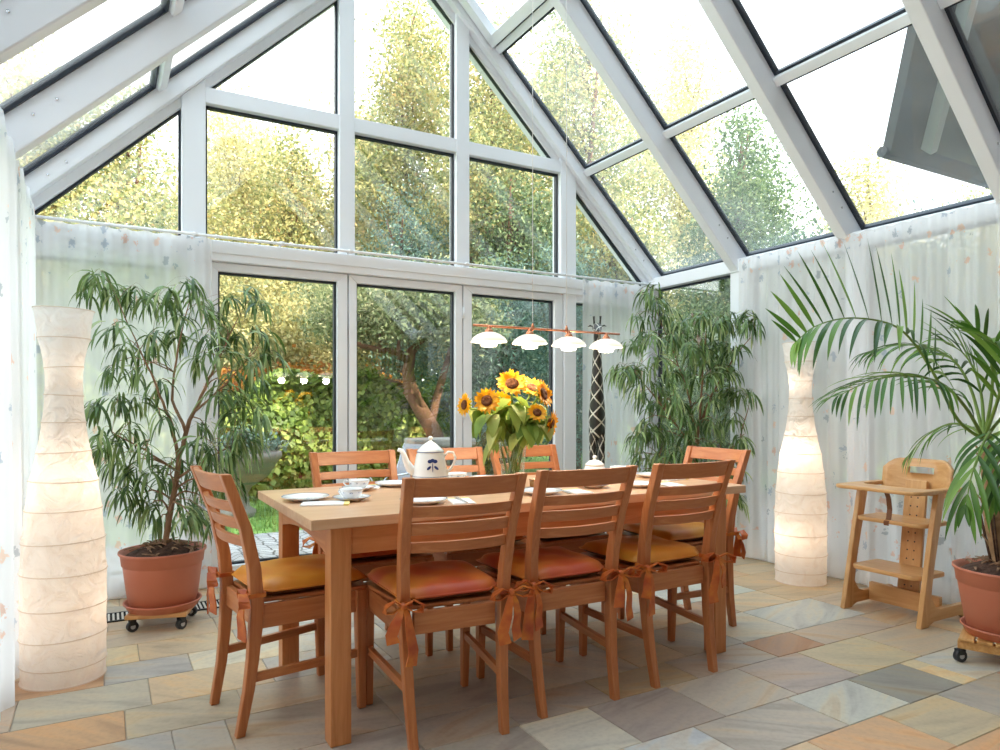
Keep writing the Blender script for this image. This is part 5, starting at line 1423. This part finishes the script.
tree('garden_tree','dark olive green tree behind the pendant wires in the lower gable pane',512,11.2,150,130,'green',9000,.10,21,base=1.2)
tree('garden_tree','low blue green tree in the centre gable pane above the middle door',402,11.6,185,100,'bluegreen',7000,.10,22,base=1.2,asp=.4)
tree('garden_tree','green tree outside the long curtain directly behind the smaller paper lamp',800,8.8,228,150,'green',10000,.10,23,base=.2)
tree('garden_tree','blue green tree outside the long curtain behind the palm',930,9.2,215,210,'bluegreen',12000,.10,24,base=.2,asp=.4)
tree('garden_tree','broad pale tree far behind the gable panes over the first door leaf',285,19,128,300,'yellow',11000,.19,25)
tree('garden_tree','broad green gold tree far behind the centre gable panes',455,20,70,320,'autumn',12000,.19,26)
# old fruit tree with a twisted trunk behind the middle door leaf
D=9.0
fx_,fy_=ground(436,D); t=thing('fruit_tree','old fruit tree with a leaning forked trunk behind the middle door leaf','tree',(fx_,fy_,-.05),0); o=V((fx_,fy_,-.05))
def aw(px_,py_,dd=0): return at(px_,py_,D+dd)-o
m=MB()
m.tube([V((.05,0,-.03)),aw(441,455),aw(434,432),aw(421,410),aw(411,393),aw(408,372),aw(411,352),aw(420,342,.3),aw(430,336,.6)],[.70*q for q in [.19,.165,.15,.14,.13,.115,.09,.06,.03]],12)
m.tube([aw(410,362),aw(398,352,-.1),aw(380,350,-.3),aw(362,346,-.5),aw(345,338,-.7)],[.70*q for q in [.09,.07,.055,.045,.02]],10)
m.tube([aw(420,408),aw(416,395,.3),aw(402,385,.5),aw(380,378,.7),aw(358,374,.8)],[.70*q for q in [.06,.05,.045,.035,.015]],9)
m.tube([aw(430,425),aw(436,400,.2),aw(442,380,.3),aw(449,355,.4),aw(455,325,.4)],[.70*q for q in [.10,.08,.07,.05,.02]],9)
m.tube([aw(425,418),aw(420,398,-.1),aw(413,383,-.2)],[.70*q for q in [.05,.05,.05]],8)
for a_,b_ in (((362,346),(350,310)),((398,352),(395,310)),((430,336),(440,300)),((380,350),(372,315)),((420,342),(412,300)),((345,338),(330,312)),((449,355),(470,320))):
    p,q=aw(*a_,-.2),aw(*b_,.2); m.tube([p,p.lerp(q,.5)+V((.05,0,.03)),q],[.70*q for q in [.035,.022,.008]],7)
m.build('trunk',M['treebark'],t)
cs=[tuple(aw(px_+RNG.uniform(-6,6),py_,RNG.uniform(-.7,.7))) for px_ in range(332,480,13) for py_ in (288,308,326)]
vv,qq,tt=leaf_cloud(cs,[(.30,.45,.17)]*len(cs),26000,.07,clump=.14,asp=.4)
np_mesh('crown',vv,qq,M['mixed'],t,tt)
# bright slim trunks behind it
for i,(px_,top_,d_) in enumerate(((378,360,11.6),(400,355,12.2),(386,350,12.9))):
    x_,y_=ground(px_,d_); t=thing('slim_tree',['slim pale trunked sapling behind the fruit tree, nearest the hedge','slim pale trunked sapling close against the fruit tree trunk','slim pale trunked sapling furthest behind the fruit tree'][i],'tree',(x_,y_,-.05),0,'saplings behind the fruit tree')
    h_=HC+(HY-top_)/FX*d_+1.6
    m=MB(); m.tube([(0,0,-.02),(.05,0,h_*.4),(-.04,0,h_*.75),(.05,0,h_)],[.06,.055,.045,.02],9)
    m.tube([(.02,0,h_*.45),(.3,.1,h_*.6),(.5,.1,h_*.8)],[.03,.02,.008],7); m.tube([(0,0,h_*.5),(-.3,.1,h_*.62),(-.45,0,h_*.85)],[.03,.02,.008],7)
    m.build('trunk',M['palebark'] if 'palebark' in M else M.setdefault('palebark',plain('pale_bark','c9ab7a',.85,var=.25)),t)
    vv,qq,tt=leaf_cloud([(0,0,h_*.9),(.3,0,h_*.8),(-.3,.1,h_*.85),(0,.2,h_*.7)],[(.6,.6,.5)]*4,2600,.09,clump=.16); np_mesh('crown',vv,qq,M['yellow'],t,tt)
# ivy hedge along the lawn
def hedge(name,label,x0,x1,y,h,th,n,mat,size,seed):
    t=thing(name,label,'hedge',((x0+x1)/2,y,-.05)); L_=(x1-x0)/2
    m=MB(); k=int((x1-x0)/.45)
    for i in range(k):
        x=-L_+(i+.5)*(x1-x0)/k; m.tube([(x,0,-.03),(x+random.uniform(-.1,.1),random.uniform(-.1,.1),h*.5),(x+random.uniform(-.2,.2),0,h*.85)],[.03,.022,.008],6)
    m.build('stems',M['treebark'],t)
    hx3=RNG.uniform(-L_,L_,n); hz=RNG.uniform(.0,1,n)**.8*h; top=1+.10*np.sin(hx3*2.1)+.06*np.sin(hx3*5.3+1)
    hy=RNG.choice([-1,1],n,p=[.72,.28])*th*(.55+.5*RNG.random(n))*(1-.35*(hz/h)**3)+.07*np.sin(hx3*3.7+hz*5)
    up=RNG.random(n)<.22; hz=np.where(up,h*RNG.uniform(.92,1.04,n),hz); hy=np.where(up,RNG.uniform(-th,th,n),hy); hz=hz*top
    p=np.stack([hx3,hy,hz],1); s=size*RNG.uniform(.6,1.3,n)
    nn=RNG.normal(size=(n,3))*.55+np.where(up[:,None],[0,-.2,1],[0,-1,.35]); nn/=np.linalg.norm(nn,axis=1,keepdims=True)
    u=RNG.normal(size=(n,3)); u[:,2]-=.8; u-=nn*(u*nn).sum(1,keepdims=True); u/=np.linalg.norm(u,axis=1,keepdims=True); w=np.cross(nn,u)
    hh=u*s[:,None]*.55; q=w*s[:,None]*.42
    v=np.stack([p-hh,p+q-hh*.15,p+hh,p-q-hh*.15],1)
    np_mesh('foliage',v.reshape(-1,3),np.arange(n*4).reshape(-1,4),M[mat],t,np.clip(RNG.normal(.5,.22,n),0,1))
hedge('ivy_hedge','bright yellow green ivy hedge behind the lawn outside the doors',-1.6,5.2,9.2,1.42,.42,26000,'ivy',.085,1)
hedge('tall_hedge','dark green boundary hedge at the back of the garden behind the trees',-9,14,17.5,4.2,.8,60000,'green',.13,2)
hedge('side_hedge','green boundary hedge outside the long curtain',7.5,16,8.5,2.2,.6,9000,'green',.14,3)
# orange shrub catching light above the hedge
x_,y_=ground(300,9.9); t=thing('orange_shrub','orange leaved shrub above the ivy hedge behind the first door','shrub',(x_,y_,-.05))
m=MB()
for k in range(7): a=k*.9; m.tube([(0,0,-.02),(.25*math.cos(a),.25*math.sin(a),.8),(.55*math.cos(a),.5*math.sin(a),1.5)],[.03,.02,.006],6)
m.build('stems',M['treebark'],t)
vv,qq,tt=leaf_cloud([(-.6,0,1.35),(0,0,1.5),(.6,0,1.4),(1.1,.1,1.3),(.3,-.1,1.2)],[(.6,.4,.28)]*5,4500,.085,clump=.12); M['orange']=leafmat('orange_leaves',[(0,'a5622a'),(.5,'d08a3a'),(1,'e6bb52')],.4,.6); np_mesh('foliage',vv,qq,M['orange'],t,tt)
# stone planter bowl on the patio edge
D=7.3; x_,y_=ground(236,D); t=thing('stone_planter','wide grey stone planter bowl on a foot outside the first door','planter',(x_,y_,-.05))
zt_=HC+(HY-452)/FX*D+.05; rt_=44/FX*D
m=MB(); m.lathe([(.001,0),(.20,0),(.20,.06),(.14,.10),(.12,zt_*.36),(.16,zt_*.46),(rt_*.70,zt_*.62),(rt_*.95,zt_*.88),(rt_,zt_*.92),(rt_,zt_),(rt_*.92,zt_),(rt_*.85,zt_*.9),(.001,zt_*.88)],40); m.build('bowl',M['concrete'],t)
vv,qq,tt=leaf_cloud([(-.25,0,zt_+.05),(.1,0,zt_+.12),(.3,.1,zt_+.03)],[(.2,.2,.10)]*3,1200,.06,clump=.06); np_mesh('plants',vv,qq,M['bluegreen'],t,tt)
# grey garden chair
D=7.0; x_,y_=ground(392,D); GCS=.70
t=thing('garden_chair','reclining grey garden chair on the patio behind the teapot','chair',(x_,y_,-.012),R(25))
m=MB()
for s in (-1,1):
    m.tube([(-.28,s*.27,.0),(-.05,s*.27,.36),(.30,s*.27,.66)],[.012]*3,8); m.tube([(.26,s*.27,0),(.02,s*.27,.34),(-.22,s*.27,.62)],[.012]*3,8)
    m.tube([(-.25,s*.25,.40),(.22,s*.25,.36),(.52,s*.25,1.02)],[.012]*3,8); m.tube([(-.24,s*.28,.62),(.34,s*.28,.66)],[.016]*2,8)
m.build('frame',M['steel'],t)
m=MB(); m.strip([(-.25,0,.40),(0,0,.37),(.22,0,.36),(.37,0,.69),(.52,0,1.02)],[.48]*5,(0,1,0),.006); m.build('sling',M['greyfabric'],t); t.scale=(GCS,)*3
# low stone wall / bench behind the teapot
D=7.8; x_,y_=ground(440,D); t=thing('stone_bench','low rough grey stone bench in the garden behind the teapot lid','bench',(x_,y_,-.05),R(-6))
zb_=HC+(HY-438)/FX*D+.05
m=MB(); m.box((-.36,-.20,zb_-.09),(.36,.20,zb_)); m.build('slab',M['concrete'],t,bevel=.02)
for s in (-1,1):
    m=MB(); m.box((s*.22-.09,-.16,0),(s*.22+.09,.16,zb_-.0905)); m.build('foot',M['concrete'],t,bevel=.02)

# neighbouring roof seen through the glass on the house side
P0=V((6.25,3.81,3.40)); ux_=V((1,0,0)); vd=V((-.68,-.64,.70)); 
t=thing('neighbour_house','house wing with a dark tiled roof overhanging outside the glass roof','house',(0,0,0))
A0=P0; A1=P0+ux_*6; A2=A1+V((0,-.64,.70))*6; A3=P0+vd*3.2; A4=A3+V((0,-.64,.70))*2.8
nrm_=ux_.cross(V((0,-.64,.70))).normalized()
if nrm_.z<0: nrm_=-nrm_
poly=[A0,A1,A2,A4,A3]
def slab(name,pl,n_,th,mat):
    m=MB(); k=len(pl); b0=m.add(pl); b1=m.add([p+n_*th for p in pl])
    m.face([b0+i for i in range(k)][::-1]); m.face([b1+i for i in range(k)])
    for i in range(k): m.face([b0+i,b0+(i+1)%k,b1+(i+1)%k,b1+i])
    return m.build(name,mat,t)
slab('roof',poly,nrm_,.10,M['roofdark'])
slab('soffit',[A0+V((.42,-.10,.08)),A1+V((0,-.10,.08)),A2,A4+V((.45,0,0)),A3+V((.45,0,0))],-nrm_,.03,M['soffit'])
m=MB(); d_=vd.normalized(); s_=d_.cross(nrm_).normalized()
c=A0+V((.36,-.10,.06))+vd*1.45-nrm_*.05; m.obox(c,vd*1.42,s_*.035,nrm_*.06); m.build('bargeboard',M['bargeboard'],t)
m=MB(); m.tube([A0+V((-.05,.05,.03)),A1+V((0,.05,.03))],.05,10); m.build('gutter',M['roofdark'],t)
m=MB(); m.prism([(7.0,-.05),(13,-.05),(13,7.4),(8.0,7.4),(7.0,4.0)],(0,3.2,0),EX,EZ,0,.25); m.build('wall',M['render'],t)
m=MB(); m.box((7.0,-.6,-.05),(7.25,2.94,3.9)); m.build('wall',M['render'],t)

# ================================================================= LIGHT, SKY, CAMERA
w=bpy.data.worlds.new('sky'); bpy.context.scene.world=w; w.use_nodes=True; nt=w.node_tree; nt.nodes.clear()
ow=N(nt,'ShaderNodeOutputWorld'); bg=N(nt,'ShaderNodeBackground'); tc=N(nt,'ShaderNodeTexCoord'); sp=N(nt,'ShaderNodeSeparateXYZ')
L(nt,tc.outputs['Generated'],sp.inputs[0])
r=ramp(nt,[(0,(.60,.62,.58)),(.02,(.98,.98,.98)),(.35,(.92,.97,1.0)),(.62,(.72,.87,1.0)),(1,(.56,.78,1.0))]); L(nt,sp.outputs['Z'],r.inputs['Fac'])
nz=N(nt,'ShaderNodeTexNoise'); nz.inputs['Scale'].default_value=1.8; nz.inputs['Detail'].default_value=5; L(nt,tc.outputs['Generated'],nz.inputs['Vector'])
cm=ramp(nt,[(.42,(0,0,0)),(.62,(1,1,1))]); L(nt,nz.outputs['Fac'],cm.inputs['Fac'])
mx=N(nt,'ShaderNodeMix',data_type='RGBA'); L(nt,cm.outputs['Color'],mx.inputs[0]); L(nt,r.outputs['Color'],mx.inputs[6]); mx.inputs[7].default_value=(1,1,1,1)
L(nt,mx.outputs[2],bg.inputs['Color']); bg.inputs['Strength'].default_value=SKY if 'SKY' in globals() else 1.5
L(nt,bg.outputs[0],ow.inputs[0])
s=bpy.data.lights.new('sun','SUN'); s.energy=4.3; s.color=(1,.88,.68); s.angle=math.radians(1.0)
so=bpy.data.objects.new('sun',s); C.objects.link(so); so.location=(4,-10,12)
sd=V((-.50,.80,-.70)); so.rotation_euler=sd.to_track_quat('-Z','Y').to_euler()
cam=bpy.data.cameras.new('camera'); co=bpy.data.objects.new('camera',cam); C.objects.link(co)
co.location=(0,0,HC); co.rotation_euler=(PI/2,0,-YAW); cam.sensor_width=36; cam.lens=FX/1000*36; cam.shift_y=(HY-375)/1000; cam.clip_start=.05; cam.clip_end=300
sc=bpy.context.scene; sc.camera=co
sc.view_settings.view_transform='Standard'; sc.view_settings.look='None'; sc.view_settings.gamma=1; sc.view_settings.exposure=1.55
sc.view_settings.use_curve_mapping=False
cy=sc.cycles; cy.max_bounces=12; cy.diffuse_bounces=5; cy.glossy_bounces=5; cy.transmission_bounces=8; cy.transparent_max_bounces=40
cy.use_denoising=True; cy.caustics_reflective=False; cy.caustics_refractive=False; cy.sample_clamp_indirect=8
